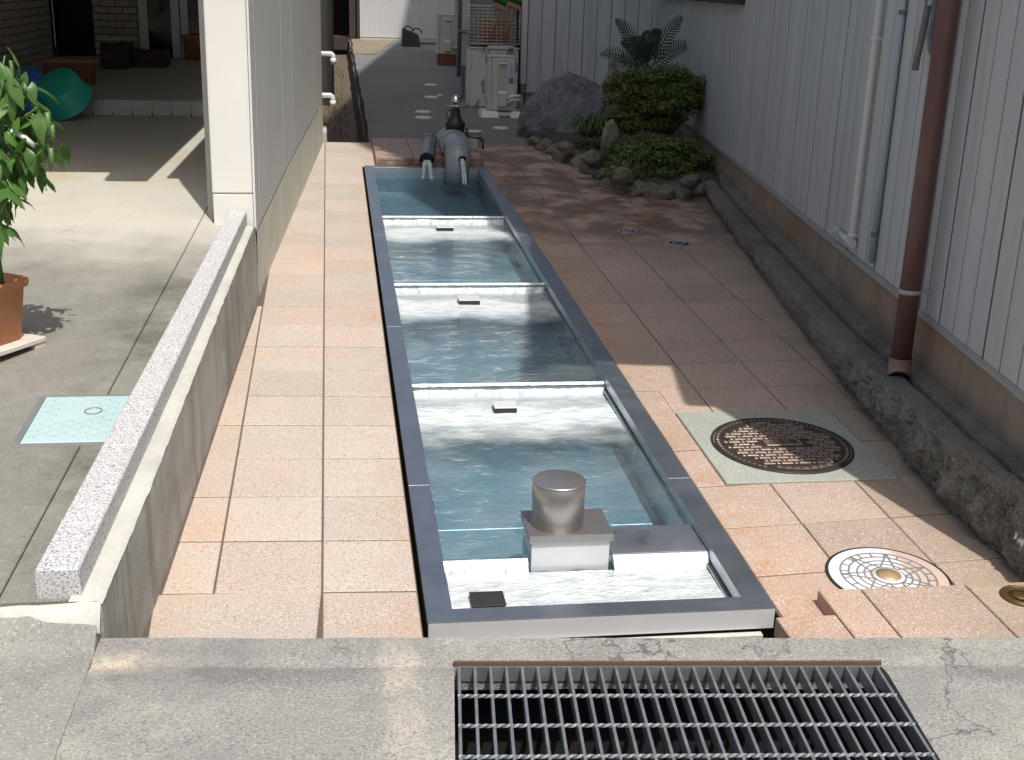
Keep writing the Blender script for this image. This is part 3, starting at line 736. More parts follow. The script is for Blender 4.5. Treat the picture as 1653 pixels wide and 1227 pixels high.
for i, (ya, yb) in enumerate(zip(rows, rows[1:])):
    for xa, xb in zip(xs, xs[1:]):
        ym = (ya+yb)/2
        if xa > kx(yb)+.02: continue
        xe = 4.3
        x0, x1 = xa+.004, xb-.004
        sk = skr*(1 if ym < 9 else .6)
        P = [(x0, ya+.0055+sk*(x0-2)), (x1, ya+.0055+sk*(x1-2)), (x1, yb-.0055+sk*(x1-2)), (x0, yb-.0055+sk*(x0-2))]
        ymin = (yst if xa < 1.8 else bandY)+.003; P = [(x, max(ymin, min(YE, y))) for x, y in P]
        if P[2][1]-P[1][1] < .02: continue
        # keep clear of the kerb
        ins = lambda p: p[0] <= kx(p[1])+.03
        def isk(a, b):
            lo, hi = 0., 1.
            for _ in range(20):
                m2 = (lo+hi)/2; q = (a[0]+(b[0]-a[0])*m2, a[1]+(b[1]-a[1])*m2)
                if ins(q) == ins(a): lo = m2
                else: hi = m2
            return (a[0]+(b[0]-a[0])*lo, a[1]+(b[1]-a[1])*lo)
        P = clip(P, ins, isk)
        if len(P) < 3: continue
        # cut the tiles round the manhole slab
        cx0, cx1, cy0, cy1 = min(p[0] for p in P), max(p[0] for p in P), min(p[1] for p in P), max(p[1] for p in P)
        if cx1 <= sx0 or cx0 >= sx1 or cy1 <= sy0 or cy0 >= sy1: poly_tile(P, TILE_R, PR); continue
        def half(P, ax, v, keep_less):
            f = lambda p: (p[ax] <= v) if keep_less else (p[ax] >= v)
            def it(a, b): t = (v-a[ax])/(b[ax]-a[ax]); return (a[0]+(b[0]-a[0])*t, a[1]+(b[1]-a[1])*t)
            return clip(P, f, it)
        rest = P
        for ax, v, kl in ((0, sx0-.006, True), (0, sx1+.006, False), (1, sy0-.006, True), (1, sy1+.006, False)):
            A = half(rest, ax, v, kl); rest = half(rest, ax, v, not kl)
            if len(A) >= 3 and (max(p[0] for p in A)-min(p[0] for p in A)) > .02 and (max(p[1] for p in A)-min(p[1] for p in A)) > .02: poly_tile(A, TILE_R, PR)
            if len(rest) < 3: break
# raised front band on the right
b0 = G(1255, 1000, .06); b1 = G(1350, 992, .06); b2 = G(1320, 952, .06); bR1 = G(1390, 951, .06).x; bR2 = G(1555, 941, .06).x
xmid = b2.x; yst = b1.y
for (x0, x1, y1) in ((b0.x, xmid-.002, yst), (xmid+.002, bR1-.003, bandY), (bR1+.003, bR2-.003, bandY-.004), (bR2+.003, bR2+.42, bandY-.004), (bR2+.426, 3.3, bandY-.004)):
    f = lambda x, y: (x, y, zp(y)+.06)
    MB().slab([f(x0+.012, 3.32), f(x1+.012, 3.32), f(x1, y1+.0), f(x0, y1)], .075, .004).build('paving_tile', TILE_R, PR)
PB = paving('paving_back', .27, 1.64, 13.15, YE)
for i in range(4):
    for j in range(4):
        xa, ya = .277+i*.34, 13.17+j*.402
        tile([(xa,ya),(xa+.335,ya),(xa+.335,ya+.397),(xa,ya+.397)], TILE_L, PB)

# ---- alley, ditch
AL = struct('alley', MB().grid(lambda u, v: (lambda y: V3((.36+.0*y+.02*MN.noise((y,0,0)))*(1-u)+7*u, y, zp(y)-.03))(YE+.004+17*v), 12, 60), ALLEY)
m_ = MB().grid(lambda u, v: (lambda y: V3(-.6+.97*u, y, zp(y)-.42+.03*MN.noise((u*3, y*2, 0))))(YE-.2+16*v), 8, 40); struct('ditch', m_, DITCHBED)
def bank(u, v):
    y = YE-.02+15.5*v; return V3(.375+.04*MN.noise((y*.5, 0, 4))-.07*(1-u)+.008*MN.noise((y*3, u*4, 1)), y, zp(y)-.5+(.5+.02+.03*MN.noise((y*.9, 0, 9)))*u)
m_ = MB().grid(bank, 6, 90); m_.grid(lambda u, v: bank(1, v) + V3(.05*u, 0, -.05*u), 2, 90)
tag(m_.build('ditch_edging', DITCHBANK), 'uneven black edging board along the ditch beside the alley', 'edging')
struct('yard_ground', MB().add([(-9,YE+1,.2),(-.6,YE+1,.2),(-.6,40,.2),(-9,40,.2)], [(0,1,2,3)]), DIRTGROUND)
struct('dirt_patch', MB().grid(lambda u, v: (lambda y: V3(.37+(.5+.6*v)*u+.1*MN.noise((y*2,u,0)), y, zp(y)-.02+.012*MN.noise((u*6,v*6,1))))(26.5+3.9*v), 10, 12), DIRTGROUND)

# ================================================================== WATER TROUGH
X0, X1, XI0, XI1, Y0, YI0, Y1, YI1 = .305, 1.614, .398, 1.508, 3.865, 3.955, 13.10, 12.99
RO = .022                                           # rim above paving plane
rz = lambda y: zp(y)+RO
TR = thing('water_trough', (.96, 8.5, zp(8.5)-.3), 'long stepped stainless steel water trough sunk into the pink paving', 'trough')
def strip(mb, P, th):                              # sloping plate following the rim: P four (x,y) corners
    mb.slab([(x, y, rz(y)) for x, y in P], th, .0002)
strip_m = MB(); strip(strip_m, [(X0,Y0),(X1,Y0),(XI1,YI0),(XI0,YI0)], .085); strip_m.build('front_rim', STEEL, TR)
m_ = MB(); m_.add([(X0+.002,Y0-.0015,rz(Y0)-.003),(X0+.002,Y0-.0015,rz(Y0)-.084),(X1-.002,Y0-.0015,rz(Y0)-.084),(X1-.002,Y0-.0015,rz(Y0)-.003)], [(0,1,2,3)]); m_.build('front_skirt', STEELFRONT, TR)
ysplit = [YI0, G(700, 790).y, 7.4, 9.9, YI1]
for sgn in (0, 1):
    cutsY = [Y0] + ysplit[1:-1] + [Y1]
    for k, (ya, yb) in enumerate(zip(cutsY, cutsY[1:])):
        a, b = ya+.0006, yb-.0006
        def xo(y): return X0 if not sgn else X1
        ia = (XI0 if not sgn else XI1)
        P = [(X0,a),(XI0,a),(XI0,b),(X0,b)] if not sgn else [(XI1,a),(X1,a),(X1,b),(XI1,b)]
        if k == 0: P = [(X0,Y0+.001),(XI0,YI0+.001),(XI0,b),(X0,b)] if not sgn else [(XI1,YI0+.001),(X1,Y0+.001),(X1,b),(XI1,b)]
        if k == len(cutsY)-2: P = [P[0], P[1], (XI0,YI1-.001), (X0,Y1-.001)] if not sgn else [P[0], P[1], (X1,Y1-.001), (XI1,YI1-.001)]
        m_ = MB(); strip(m_, P, .05); m_.build('side_rim', STEEL, TR)
m_ = MB(); strip(m_, [(XI0,YI1),(XI1,YI1),(X1,Y1),(X0,Y1)], .05); m_.build('back_rim', STEEL, TR)
FO = -.24
for sgn, xx in ((0, XI0-.003), (1, XI1+.003)):
    m_ = MB(); x2 = xx + (-.008 if not sgn else .008); a, b = YI0-.004, YI1+.004
    xa, xb = min(xx, x2), max(xx, x2)
    m_.add([(xa,a,zp(a)-.34),(xb,a,zp(a)-.34),(xb,b,zp(b)-.34),(xa,b,zp(b)-.34),(xa,a,rz(a)-.0045),(xb,a,rz(a)-.0045),(xb,b,rz(b)-.0045),(xa,b,rz(b)-.0045)],
           [(0,3,2,1),(4,5,6,7),(0,1,5,4),(1,2,6,5),(2,3,7,6),(3,0,4,7)]).build('side_wall', STEELIN, TR)
    lx = XI0+.0 if not sgn else XI1-.014
    m_ = MB(); m_.add([(lx,a,rz(a)-.075),(lx+.014,a,rz(a)-.075),(lx+.014,b,rz(b)-.075),(lx,b,rz(b)-.075),(lx,a,rz(a)-.066),(lx+.014,a,rz(a)-.066),(lx+.014,b,rz(b)-.066),(lx,b,rz(b)-.066)],
           [(0,3,2,1),(4,5,6,7),(0,1,5,4),(1,2,6,5),(2,3,7,6),(3,0,4,7)]).build('wall_crease', STEELIN, TR)
MB().box((XI0-.003,YI0-.012,-.2),(XI1+.003,YI0-.003,rz(YI0)-.005)).build('end_wall', STEELIN, TR)
MB().box((XI0-.003,YI1+.003,.1),(XI1+.003,YI1+.012,rz(YI1)-.005)).build('end_wall', STEELIN, TR)
fy = [YI0, G(700, 780).y, G(650, 579).y, 9.45, YI1]
for a, b in zip(fy, fy[1:]):
    MB().slab([(XI0-.002,a+.001,zp(a)+FO),(XI1+.002,a+.001,zp(a)+FO),(XI1+.002,b-.001,zp(b)+FO),(XI0-.002,b-.001,zp(b)+FO)], .01, .002).build('floor_plate', POOLFLOOR, TR)
WY = [10.77, 8.53, 6.43, 4.375]                     # weirs
crest = [zp(y)+RO-.036 for y in WY]
for k, y in enumerate(WY):
    if k < 3:
        MB().box((XI0,y,zp(y)-.26),(XI1,y+.012,crest[k]-.004)).build('weir', STEELIN, TR)
        m_ = MB(); m_.add([(XI0,y-.03,crest[k]-.012),(XI1,y-.03,crest[k]-.012),(XI1,y+.012,crest[k]-.003),(XI0,y+.012,crest[k]-.003),(XI0,y-.03,crest[k]-.016),(XI1,y-.03,crest[k]-.016),(XI1,y+.012,crest[k]-.007),(XI0,y+.012,crest[k]-.007)],
            [(0,1,2,3),(7,6,5,4),(4,5,1,0),(5,6,2,1),(6,7,3,2),(7,4,0,3)]).build('weir_lip', STEELIN, TR)
bx0, bx1 = .752, 1.098
MB().box((XI0,WY[3],-.1),(bx0-.002,WY[3]+.012,crest[3]-.004)).build('weir', STEELIN, TR)
MB().box((bx1+.002,WY[3],-.1),(XI1,WY[3]+.012,crest[3]-.004)).build('weir', STEELIN, TR)
ysh = G(1030, 850, -.02).y
MB().box((bx1+.003,WY[3]+.013,crest[3]-.01),(XI1-.001,ysh,crest[3]+.006)).build('spill_plate', STEEL, TR, .003)
# concrete seat of the front skirt
MB().box((X0+.04, Y0-.03, -.3), (X1-.05, Y0-.001, zp(Y0)-.075)).build('concrete_seat', LEDGE, TR)
# gap lining
LEV = crest + [.072]
ybound = [YI1+.002] + WY + [YI0-.002]
POOLS = []
for k in range(5):
    ya, yb = ybound[k], ybound[k+1]
    if 0 < k < 5: ya -= .001
    lo = yb+.0125 if k < 4 else yb
    amp = (.009, .003, .003, .0026, .007)[k]
    def wv(u, v):
        x = XI0-.002+(XI1-XI0+.004)*u; y = lo + (ya-lo)*v
        d = max(0, 1-(ya-y)/.5) if k else .35
        z = LEV[k] + amp*MN.noise((x*9, y*6, k)) + (.5*amp*MN.noise((x*21, y*15, k+5)) if k in (0, 4) else 0) + amp*1.6*d*MN.noise((x*14, y*14, 3))
        return V3(x, y, z)
    nv = max(30, int((ya-lo)/.025))
    o = struct('water', MB().grid(wv, 44, nv), WATERTOP if k == 0 else (WATERFRONT if k == 4 else WATER)); POOLS.append(o)
# falling sheets at the weirs
for k, y in enumerate(WY):
    spans = [(XI0+.002, XI1-.002)] if k < 3 else [(XI0+.002, bx0-.004), (bx1+.004, XI1-.002)]
    for a, b in spans:
        m_ = MB(); h = LEV[k]-LEV[k+1]
        m_.grid(lambda u, v: V3(a+(b-a)*u, y+.006 - (.055*v+.012*MN.noise((u*(b-a)*16, v, k))*v), LEV[k]+.004 - (h+.012)*v**1.8), 70, 10)
        m_.build('cascade', FALL, POOLS[k])
# bubbles
FM = m_foam('aerated water', [(WY[0], .95, .5, .86), (WY[1], .95, .5, .88), (WY[2], .88, .42, .94), (WY[3], 1.6, .15, .90)])
m_ = MB()
for k in range(1, 5):
    ya = WY[k-1]-.02; yb = ybound[k+1]+.014 if k < 4 else YI0
    m_.grid(lambda u, v: (lambda x, y: V3(x, y, LEV[k]+.007+.004*MN.noise((x*13, y*13, k))))(XI0+(XI1-XI0)*u, yb+(ya-yb)*v), 30, 50)
o = m_.build('foam', FM); o['kind'] = 'stuff'
# square caps standing in the pools
GLARECAP = simple('steel cap coloured sun bright', (.70,.72,.73), .35, .2, .08, 12, .1)  # whitish diffuse colour carries the sun glare off the wet lids
caps = [((718, 369), 1, .145, 'farthest square steel cap standing in the second pool'), ((757, 486), 2, .145, 'square steel cap in the third pool with wet top coloured sun bright'), ((815, 659), 3, .12, 'square steel cap in the pool just above the steel drum'), ((787, 970), 4, .125, 'low dark square cap in the front pool by the rim')]
for (p, k, w, lab) in caps:
    c = PZ(p[0], p[1], LEV[k]+.018); t = thing('square_cap', (c.x, c.y, LEV[k]-.1), lab, 'cap', 'square caps standing in the trough pools')
    z1 = LEV[k]+(.042 if k < 4 else .03)
    MB().box((c.x-w/2+.004, c.y-w*.42+.004, LEV[k]-.18), (c.x+w/2-.004, c.y+w*.42-.004, LEV[k]-.012)).build('box', STEELIN, t)
    MB().box((c.x-w/2, c.y-w*.42, LEV[k]-.0115), (c.x+w/2, c.y+w*.42, z1-.008)).build('collar', CASTDARK, t, .006)
    MB().box((c.x-w/2-.004, c.y-w*.42-.004, z1-.0075), (c.x+w/2+.004, c.y+w*.42+.004, z1)).build('lid', GLARECAP if k < 4 else CASTDARK, t, .003)
# drum on its box
DR = thing('steel_drum', (.925, 4.52, crest[3]), 'stainless steel drum on a square steel box across the last weir', 'drum')
zb = PY(905, 864, WY[3]).z; yb_ = PZ(838, 826, zb).y
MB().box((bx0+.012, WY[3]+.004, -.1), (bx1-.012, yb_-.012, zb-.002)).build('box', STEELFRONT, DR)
m_ = MB(); m_.box((bx0, WY[3]-.010, zb-.0015), (bx1, yb_, zb+.004)); m_.box((bx0, WY[3]-.010, zb-.028), (bx1, WY[3]-.007, zb-.0016)); m_.box((bx0, WY[3]-.0068, zb-.028), (bx0+.003, yb_, zb-.0016)); m_.box((bx1-.003, WY[3]-.0068, zb-.028), (bx1, yb_, zb-.0016)); m_.build('box_lid', STEELDRUM, DR)
dc = (WY[3] + yb_)/2 - .015; dx = PY(901.5, 800, dc).x; rd = (PY(943.5, 800, dc)-PY(860, 800, dc)).length/2; zt_ = PY(901, 776, dc).z
MB().lathe([(rd, zb+.004), (rd, zt_-.004), (rd-.002, zt_-.001)], (dx, dc, 0), 56).build('drum', STEELDRUM, DR)
MB().lathe([(rd+.0015, zt_-.0008), (rd+.0015, zt_+.004), (rd-.004, zt_+.0065), (.0001, zt_+.0065)], (dx, dc, 0), 56, cap=False).build('drum_lid', STEELDRUM, DR)

# ================================================================== INLET PIPES, PLINTH
PLN = thing('tile_plinth', (1.02, 14.0, zp(13.3)), 'raised plinth clad in pink granite tiles behind the trough', 'plinth')
pz = PY(690, 255, 13.17).z; pa, pb = G(607, 270).x-.0, 1.60
prism(MB(), [(pa+.012,13.185),(pb-.012,13.185),(pb-.012,14.76),(pa+.012,14.76)], zp(13)-.1, pz-.02).build('core', MORTAR, PLN)
nx = 2
xsP = [pa, PY(668, 255, 13.17).x, pb]
for a, b in zip(xsP, xsP[1:]):
    for c_, d_ in ((13.16, 13.96), (13.965, 14.775)): MB().slab([(a+.002,c_,pz),(b-.002,c_,pz),(b-.002,d_,pz+.01),(a+.002,d_,pz+.01)], .03, .004).build('paving_tile', TILE_R, PLN)
    MB().box((a+.004,13.163,zp(13.16)-.02),(b-.004,13.184,pz-.032)).build('face_tile', TILE_R, PLN)
MB().box((pa+.0,13.186,zp(13.16)-.02),(pa+.0115,14.75,pz-.032)).build('face_tile', TILE_R, PLN)
def pipe(mb, pts, r, n=20, hollow=False):
    mb.tube(pts, r, n, cap=not hollow)
    if hollow: mb.tube(pts, r*.86, n, cap=False)
SP = thing('spout_pipe', G(693, 245), 'slim dark grey plastic spout pipe left of the big elbow', 'pipe')
a = PY(694, 227, 13.75); b = PY(689, 258, 12.98)
m_ = MB(); pipe(m_, [a.lerp(b, t/6) for t in range(7)], .078, 24, True); m_.build('tube', PVCDARK, SP)
m_ = MB(); d = (a-b).normalized(); pipe(m_, [a-d*.07, a], .087, 24); m_.build('socket', PVCDARK, SP)
m_ = MB().lathe([(.001,0),(.068,.002)], b+d*.06, 20, d, cap=False); m_.build('bore_shade', RUBBER, SP)  # black disc in the mouth stands in for the shade inside the pipe
VP = thing('valve_pipe', G(735, 250), 'big grey plastic elbow with black coupling and handwheel valve', 'pipe')
top = PY(740, 240, 13.45)
m_ = MB()
c1 = PY(731, 232, 13.62)
kp = [PY(727, 231, 13.55), PY(734, 233, 13.28), PY(738, 240, 13.05), PY(739, 250, 12.92), PY(738.5, 262, 12.87)]
pts = []
for i in range(len(kp)-1):
    p0_, p1_, p2_, p3_ = kp[max(i-1,0)], kp[i], kp[i+1], kp[min(i+2,len(kp)-1)]
    for q in range(4):
        t_ = q/4; pts.append(.5*((2*p1_)+(p2_-p0_)*t_+(2*p0_-5*p1_+4*p2_-p3_)*t_*t_+(3*p1_-p0_-3*p2_+p3_)*t_**3))
pts.append(kp[-1]); c1 = kp[0]; end = pts[-1]; bot = V3(end.x-.01, end.y-.01, LEV[0]-.05)
pipe(m_, pts+[bot], .128, 28); m_.build('elbow', PVC, VP)
m_ = MB(); pipe(m_, [kp[0].lerp(kp[1], .45), kp[0].lerp(kp[1], .95)], .155, 28); m_.build('socket_ring', PVC, VP)
m_ = MB(); pipe(m_, [kp[3].lerp(kp[2], .3), kp[3].lerp(kp[4], .5)], .139, 28); m_.build('socket_ring', PVC, VP)
m_ = MB(); s0 = PY(745, 255, end.y-.11); sd = V3(.15,-1,-.25).normalized(); pipe(m_, [s0+V3(0,.08,.02), s0+sd*.045], .042, 18, True); m_.build('small_nozzle', PVC, VP)
m_ = MB().lathe([(.001,0),(.034,.001)], s0+sd*.02, 16, -sd, cap=False); m_.build('bore_shade', RUBBER, VP)  # black disc painted as the nozzle's shaded inside
cc = PY(735, 206, 13.85)
m_ = MB().lathe([(.10,-.20),(.102,-.08),(.105,0),(.112,.012),(.112,.05),(.105,.06),(.085,.075),(.07,.11),(.055,.13),(.05,.2)], cc, 28); m_.build('coupling', RUBBER, VP)
m_ = MB(); pipe(m_, [cc+V3(0,-.0,-.08), cc+V3(0,-.06,-.16), kp[0].lerp(kp[1], .5)], [.102,.125,.137], 24); m_.build('rubber_boot', RUBBER, VP)
c2 = PY(717, 218, 14.0); m_ = MB(); pipe(m_, arc(c2+V3(.12,0,-.16), V3(-1,0,0), V3(0,0,1), .15, 0, 90, 8), .115, 22); pipe(m_, [c2+V3(-.03,0,-.38), c2+V3(-.03,0,-.16)], .118, 22); m_.build('feed_elbow', PVC, VP)
st = PY(736, 187, 13.9)
m_ = MB().lathe([(.05,-.06),(.05,.04),(.035,.05),(.03,.10)], st, 18); m_.build('valve_stem', CASTDARK, VP)
m_ = MB().tube(arc(st+V3(-.055,-.03,.02), V3(1,0,0), V3(0,0,1), .06, 90, 270, 10), .014, 8); m_.build('brass_clip', BRASS, VP)
hw = PY(737, 170, 13.9); HWM = MB()
ring = arc(hw, V3(1,0,0), V3(0,1,0), .13, 0, 360, 40)
HWM.tube(ring, [.014+.005*(i%5 == 0) for i in range(41)], 10, cap=False)
for q in range(4):
    an = q*math.pi/2+.3; HWM.tube([hw, hw+V3(math.cos(an)*.13, math.sin(an)*.13, 0)], .011, 8)
HWM.lathe([(.035,-.04),(.035,.03)], hw, 14); HWM.build('handwheel', GALV, VP)
m_ = MB(); kc = PY(737, 162, 13.9); m_.lathe([(.001,.05),(.045,.045),(.06,.02),(.06,-.02),(.04,-.05),(.001,-.052)], kc, 18, V3(.35,-.8,.5)); m_.build('chrome_cap', CHROME, VP)
# jets
def jet(p0, v0, z1, r, seed):
    m_ = MB(); pts = []; t = 0; p = Vector(p0); v = Vector(v0)
    while p.z > z1: pts.append(p.copy()); p = p + v*.02; v.z -= 9.8*.02*.55
    pts.append(V3(p.x, p.y, z1)); n = len(pts)
    for q in range(5):
        off = V3(U(-r, r)*.7, U(-r, r)*.3, 0)
        m_.tube([P + off*(.5+i/n) + V3(.006*MN.noise((i*.9, q, seed)), 0, 0) for i, P in enumerate(pts)], [r*.55*(1-.35*i/n)*(.7+.5*abs(MN.noise((i*.7, q, 2)))) for i in range(n)], 8)
    return m_
jet(b+V3(0,-.005,-.02), (-.02,-.35,-.1), LEV[0], .06, 1).build('water_stream', JET, POOLS[0])
jet(s0+sd*.04, (.1,-.45,-.05), LEV[0], .035, 2).build('water_stream', JET, POOLS[0])
# bucket
BK = thing('bucket', G(763, 250), 'off white plastic bucket with black cord behind the valve pipe', 'bucket')
bc = V3(PY(763, 250, 13.95).x, 13.95, pz+.012); bh = PY(763, 211, 13.95).z - bc.z; br = (PY(777, 225, 13.95)-PY(750, 225, 13.95)).length/2
m_ = MB().lathe([(br*.84,0),(br*.97,bh*.93),(br*1.03,bh*.935),(br*1.03,bh),(br*.97,bh),(br*.95,bh*.5),(br*.80,.01),(.001,.01)], bc, 36, cap=False); m_.add([bc+V3(br*.84*math.cos(i*math.pi/18), br*.84*math.sin(i*math.pi/18), 0) for i in range(36)], [tuple(range(35,-1,-1))]); m_.build('pail', BUCKET, BK)
m_ = MB().tube(arc(bc+V3(0,0,bh*.66), V3(1,0,-.18), V3(0,1,0), br*.97, 0, 360, 30), .008, 8, cap=False)
m_.tube([bc+V3(br*.98,-.02,bh*.5), bc+V3(br*1.1,-.06,bh*.55), bc+V3(br*1.16,-.08,bh*.2), bc+V3(br*1.1,-.1,-.0)], .010, 8); m_.tube([bc+V3(br*.98,-.02,bh*.5), bc+V3(br*1.2,-.02,bh*.35), bc+V3(br*1.12,-.05,bh*.08)], .012, 8); m_.build('cord', RUBBER, BK)
m_ = MB().tube([bc+V3(-br*.5,0,.05), bc+V3(-br*.75,.05,bh*1.1)], .014, 10); m_.build('tool_handle', CASTDARK, BK)

# ================================================================== MANHOLE AND COVERS
MH = thing('manhole', G(1263, 718), 'round brown iron manhole with brick pattern in a grey green concrete square', 'manhole')
MB().slab([(sx0,sy0,zp(sy0)+.006),(sx1,sy0,zp(sy0)+.006),(sx1,sy1,zp(sy1)+.006),(sx0,sy1,zp(sy1)+.006)], .06, .005).build('concrete_surround', GREENSLAB, MH)
mc = G(1262, 718, .008); mr = .355
NS = V3(0, -TS, 1).normalized()
def disc(prof, c, n=64): return MB().lathe(prof, c, n, NS)
disc([(mr,-.002),(mr,.004),(mr-.012,.006),(mr-.014,-.002)], mc, 72).build('frame_ring', CASTDARK, MH)
LID = disc([(mr-.018,-.003),(mr-.018,.003),(mr-.022,.004),(.001,.004)], mc, 72).build('lid', MANHOLE, MH)
m_ = MB(); bh_, bw_ = .034, .066
def onlid(x, y, z): return V3(mc.x+x, mc.y+y, mc.z+TS*y+z)
jj = 0
yy = -mr+.045
while yy < mr-.05:
    xx = -mr + (jj % 2)*bw_*.62; kk = 0
    while xx < mr:
        w = bw_ if kk % 2 == 0 else .024; kk += 1
        x2 = xx + w - .009; y2 = yy + bh_ - .010; R_ = mr-.05
        if max(math.hypot(x, y) for x in (xx, x2) for y in (yy, y2)) < R_ and not (x2 > -.095 and xx < .115 and y2 > -.03 and yy < .055) and not (yy < -.25 and x2 > -.13 and xx < .15):
            q = [onlid(xx,yy,.008), onlid(x2,yy,.008), onlid(x2,y2,.008), onlid(xx,y2,.008)]; m_.slab(q, .005, .0018)
        xx += w
    yy += bh_; jj += 1
m_.build('raised_bricks', MANBRICK, LID)
m_ = MB()
for k in range(72):
    a = k*5; 
    if 235 < a < 305: continue
    p = [V3(math.cos(math.radians(a+d_))*r_, math.sin(math.radians(a+d_))*r_, 0) for r_, d_ in ((mr-.042,0),(mr-.028,0),(mr-.028,2.4),(mr-.042,2.4))]
    m_.slab([onlid(v.x, v.y, .006) for v in p], .003, .001)
m_.build('rim_studs', MANBRICK, LID)
MB().slab([onlid(-.085,-.022,.009), onlid(.105,-.022,.009), onlid(.105,.048,.009), onlid(-.085,.048,.009)], .006, .002).build('name_plate', MANBRICK, LID)
m_ = MB(); n = 20
ri, ro = mr-.062, mr-.030; A0, A1 = 246, 300
m_.add([onlid(math.cos(math.radians(A0+(A1-A0)*i/n))*r_, math.sin(math.radians(A0+(A1-A0)*i/n))*r_, .009) for i in range(n+1) for r_ in (ri, ro)], [(2*i, 2*i+1, 2*i+3, 2*i+2) for i in range(n)])
m_.build('maker_plate', MANBRICK, LID)
def text(body, size, loc, rot, mat_, par, name, ext=.0008):
    cu = bpy.data.curves.new(name, 'FONT'); cu.body = body; cu.size = size; cu.align_x = 'CENTER'; cu.align_y = 'CENTER'; cu.extrude = ext
    o = bpy.data.objects.new(name, cu); COL.objects.link(o)
    bpy.context.view_layer.update()
    me = bpy.data.meshes.new_from_object(o.evaluated_get(bpy.context.evaluated_depsgraph_get())); bpy.data.objects.remove(o)
    me.materials.append(mat_); o = bpy.data.objects.new(name, me); COL.objects.link(o); o.parent = par
    o.location = Vector(loc) - parent_world(par); o.rotation_euler = rot; return o
sl_ = math.atan(TS)
text('止水栓', .052, onlid(.01,.013,.0105), (sl_,0,0), MANHOLE, LID, 'lettering')
for ch, a in zip('KANESO', (252, 260, 268, 276, 284, 292)):
    r_ = mr-.046; text(ch, .030, onlid(math.cos(math.radians(a))*r_, math.sin(math.radians(a))*r_, .0105), (sl_,0,math.radians(a+90)), MANHOLE, LID, 'lettering')
# white patterned cover
WC = thing('patterned_cover', G(1432, 928), 'round white cover with grey star pattern and copper centre', 'cover')
wc = G(1434, 931, .004); wr = .235
WCM = disc([(wr,-.004),(wr,.003),(wr-.004,.004),(.001,.004)], wc, 64).build('plate', WHITECOVER, WC)
disc([(wr+.012,-.004),(wr+.012,.002),(wr+.003,.003),(wr+.001,-.004)], wc, 64).build('frame_ring', CASTDARK, WC)
def wpt(x, y, z=.0055): return V3(wc.x+x, wc.y+y, wc.z+TS*y+z)
def flatline(m_, P, w, z=.0052):
    for a, b in zip(P, P[1:]):
        d = (Vector(b)-Vector(a)); 
        if d.length < 1e-6: continue
        nn = Vector((-d.y, d.x)).normalized()*w/2; a, b = Vector(a), Vector(b)
        m_.add([wpt(*(a-nn), z), wpt(*(b-nn), z), wpt(*(b+nn), z), wpt(*(a+nn), z)], [(0,1,2,3)])
m_ = MB()
for r_ in (wr*.80, wr*.66, wr*.52, wr*.40, wr*.29):
    flatline(m_, [(r_*math.cos(i*math.pi/24), r_*math.sin(i*math.pi/24)) for i in range(49)], .0085)
for i in range(7): a, b = i*2*math.pi/7+.3, (i+3)*2*math.pi/7+.3; flatline(m_, [(wr*.8*math.cos(a), wr*.8*math.sin(a)), (wr*.8*math.cos(b), wr*.8*math.sin(b))], .0085, .0056)
for i in range(20): a = i*math.pi/10; flatline(m_, [(wr*.66*math.cos(a), wr*.66*math.sin(a)), (wr*.8*math.cos(a), wr*.8*math.sin(a))], .007, .006)
m_.build('star_pattern', COVERLINE, WC)
disc([(wr*.27,.004),(wr*.27,.008),(.001,.008)], wc, 40).build('centre_ring', WHITECOVER, WC)
disc([(wr*.215,.0085),(wr*.215,.0095),(.001,.0105)], wc, 40).build('centre_cap', COPPER, WC)
for (px, py, r_, lab, rim) in ((1012, 372.5, .085, 'small round drain cap in stained tiles near the trough', True), (1096, 393, .11, 'small round drain cap in the tiles nearest the garden kerb', True)):
    c = G(px, py, .003); t = thing('drain_cover', c, lab, 'drain cover', 'small round drain covers in the paving')
    disc([(r_,-.004),(r_,.003),(r_*.84,.004),(r_*.82,.001)], c, 36).build('rim', FLASH, t)
    m_ = disc([(r_*.81,-.002),(r_*.81,.002),(.001,.003)], c, 36); m_.build('cap', CASTDARK, t)
    m_ = MB().tube(arc(c+V3(0,0,.004), V3(1,0,0), V3(0,1,TS), r_*.5, 0, 360, 24), .005, 6, cap=False); m_.build('groove_ring', FLASH, t)
c = G(1648, 962, .066); t = thing('brass_cover', c, 'round dull brass cap cut by the right picture edge', 'cap')
disc([(.075,-.004),(.075,.004),(.066,.006),(.064,.002)], c, 40).build('rim', DULLBRASS, t); disc([(.063,-.003),(.063,.003),(.05,.004),(.048,.002),(.03,.002),(.028,.005),(.001,.005)], c, 40).build('cap', DULLBRASS, t)
# turquoise meter lid in the driveway
LB = thing('meter_box_lid', (lidA+lidC)/2, 'pale turquoise square meter lid with grey frame in driveway', 'lid')
zl = .004; fx0, fx1, fy0, fy1 = lidA.x, lidA.x+.40, lidA.y, lidD.y
for (a, b, c_, d_) in ((fx0,fx1,fy0,fy0+.022),(fx0,fx1,fy1-.022,fy1),(fx0,fx0+.026,fy0+.0225,fy1-.0225),(fx1-.026,fx1,fy0+.0225,fy1-.0225)):
    MB().slab([(a,c_,zd(c_)+zl),(b,c_,zd(c_)+zl),(b,d_,zd(d_)+zl),(a,d_,zd(d_)+zl)], .012, .002).build('frame', LIDFRAME, LB)
LIDO = MB().slab([(fx0+.029,fy0+.025,zd(fy0+.025)+zl+.003),(fx1-.029,fy0+.025,zd(fy0+.025)+zl+.003),(fx1-.029,fy1-.025,zd(fy1-.025)+zl+.003),(fx0+.029,fy1-.025,zd(fy1-.025)+zl+.003)], .01, .003).build('plate', BLUELID, LB)
m_ = MB(); 
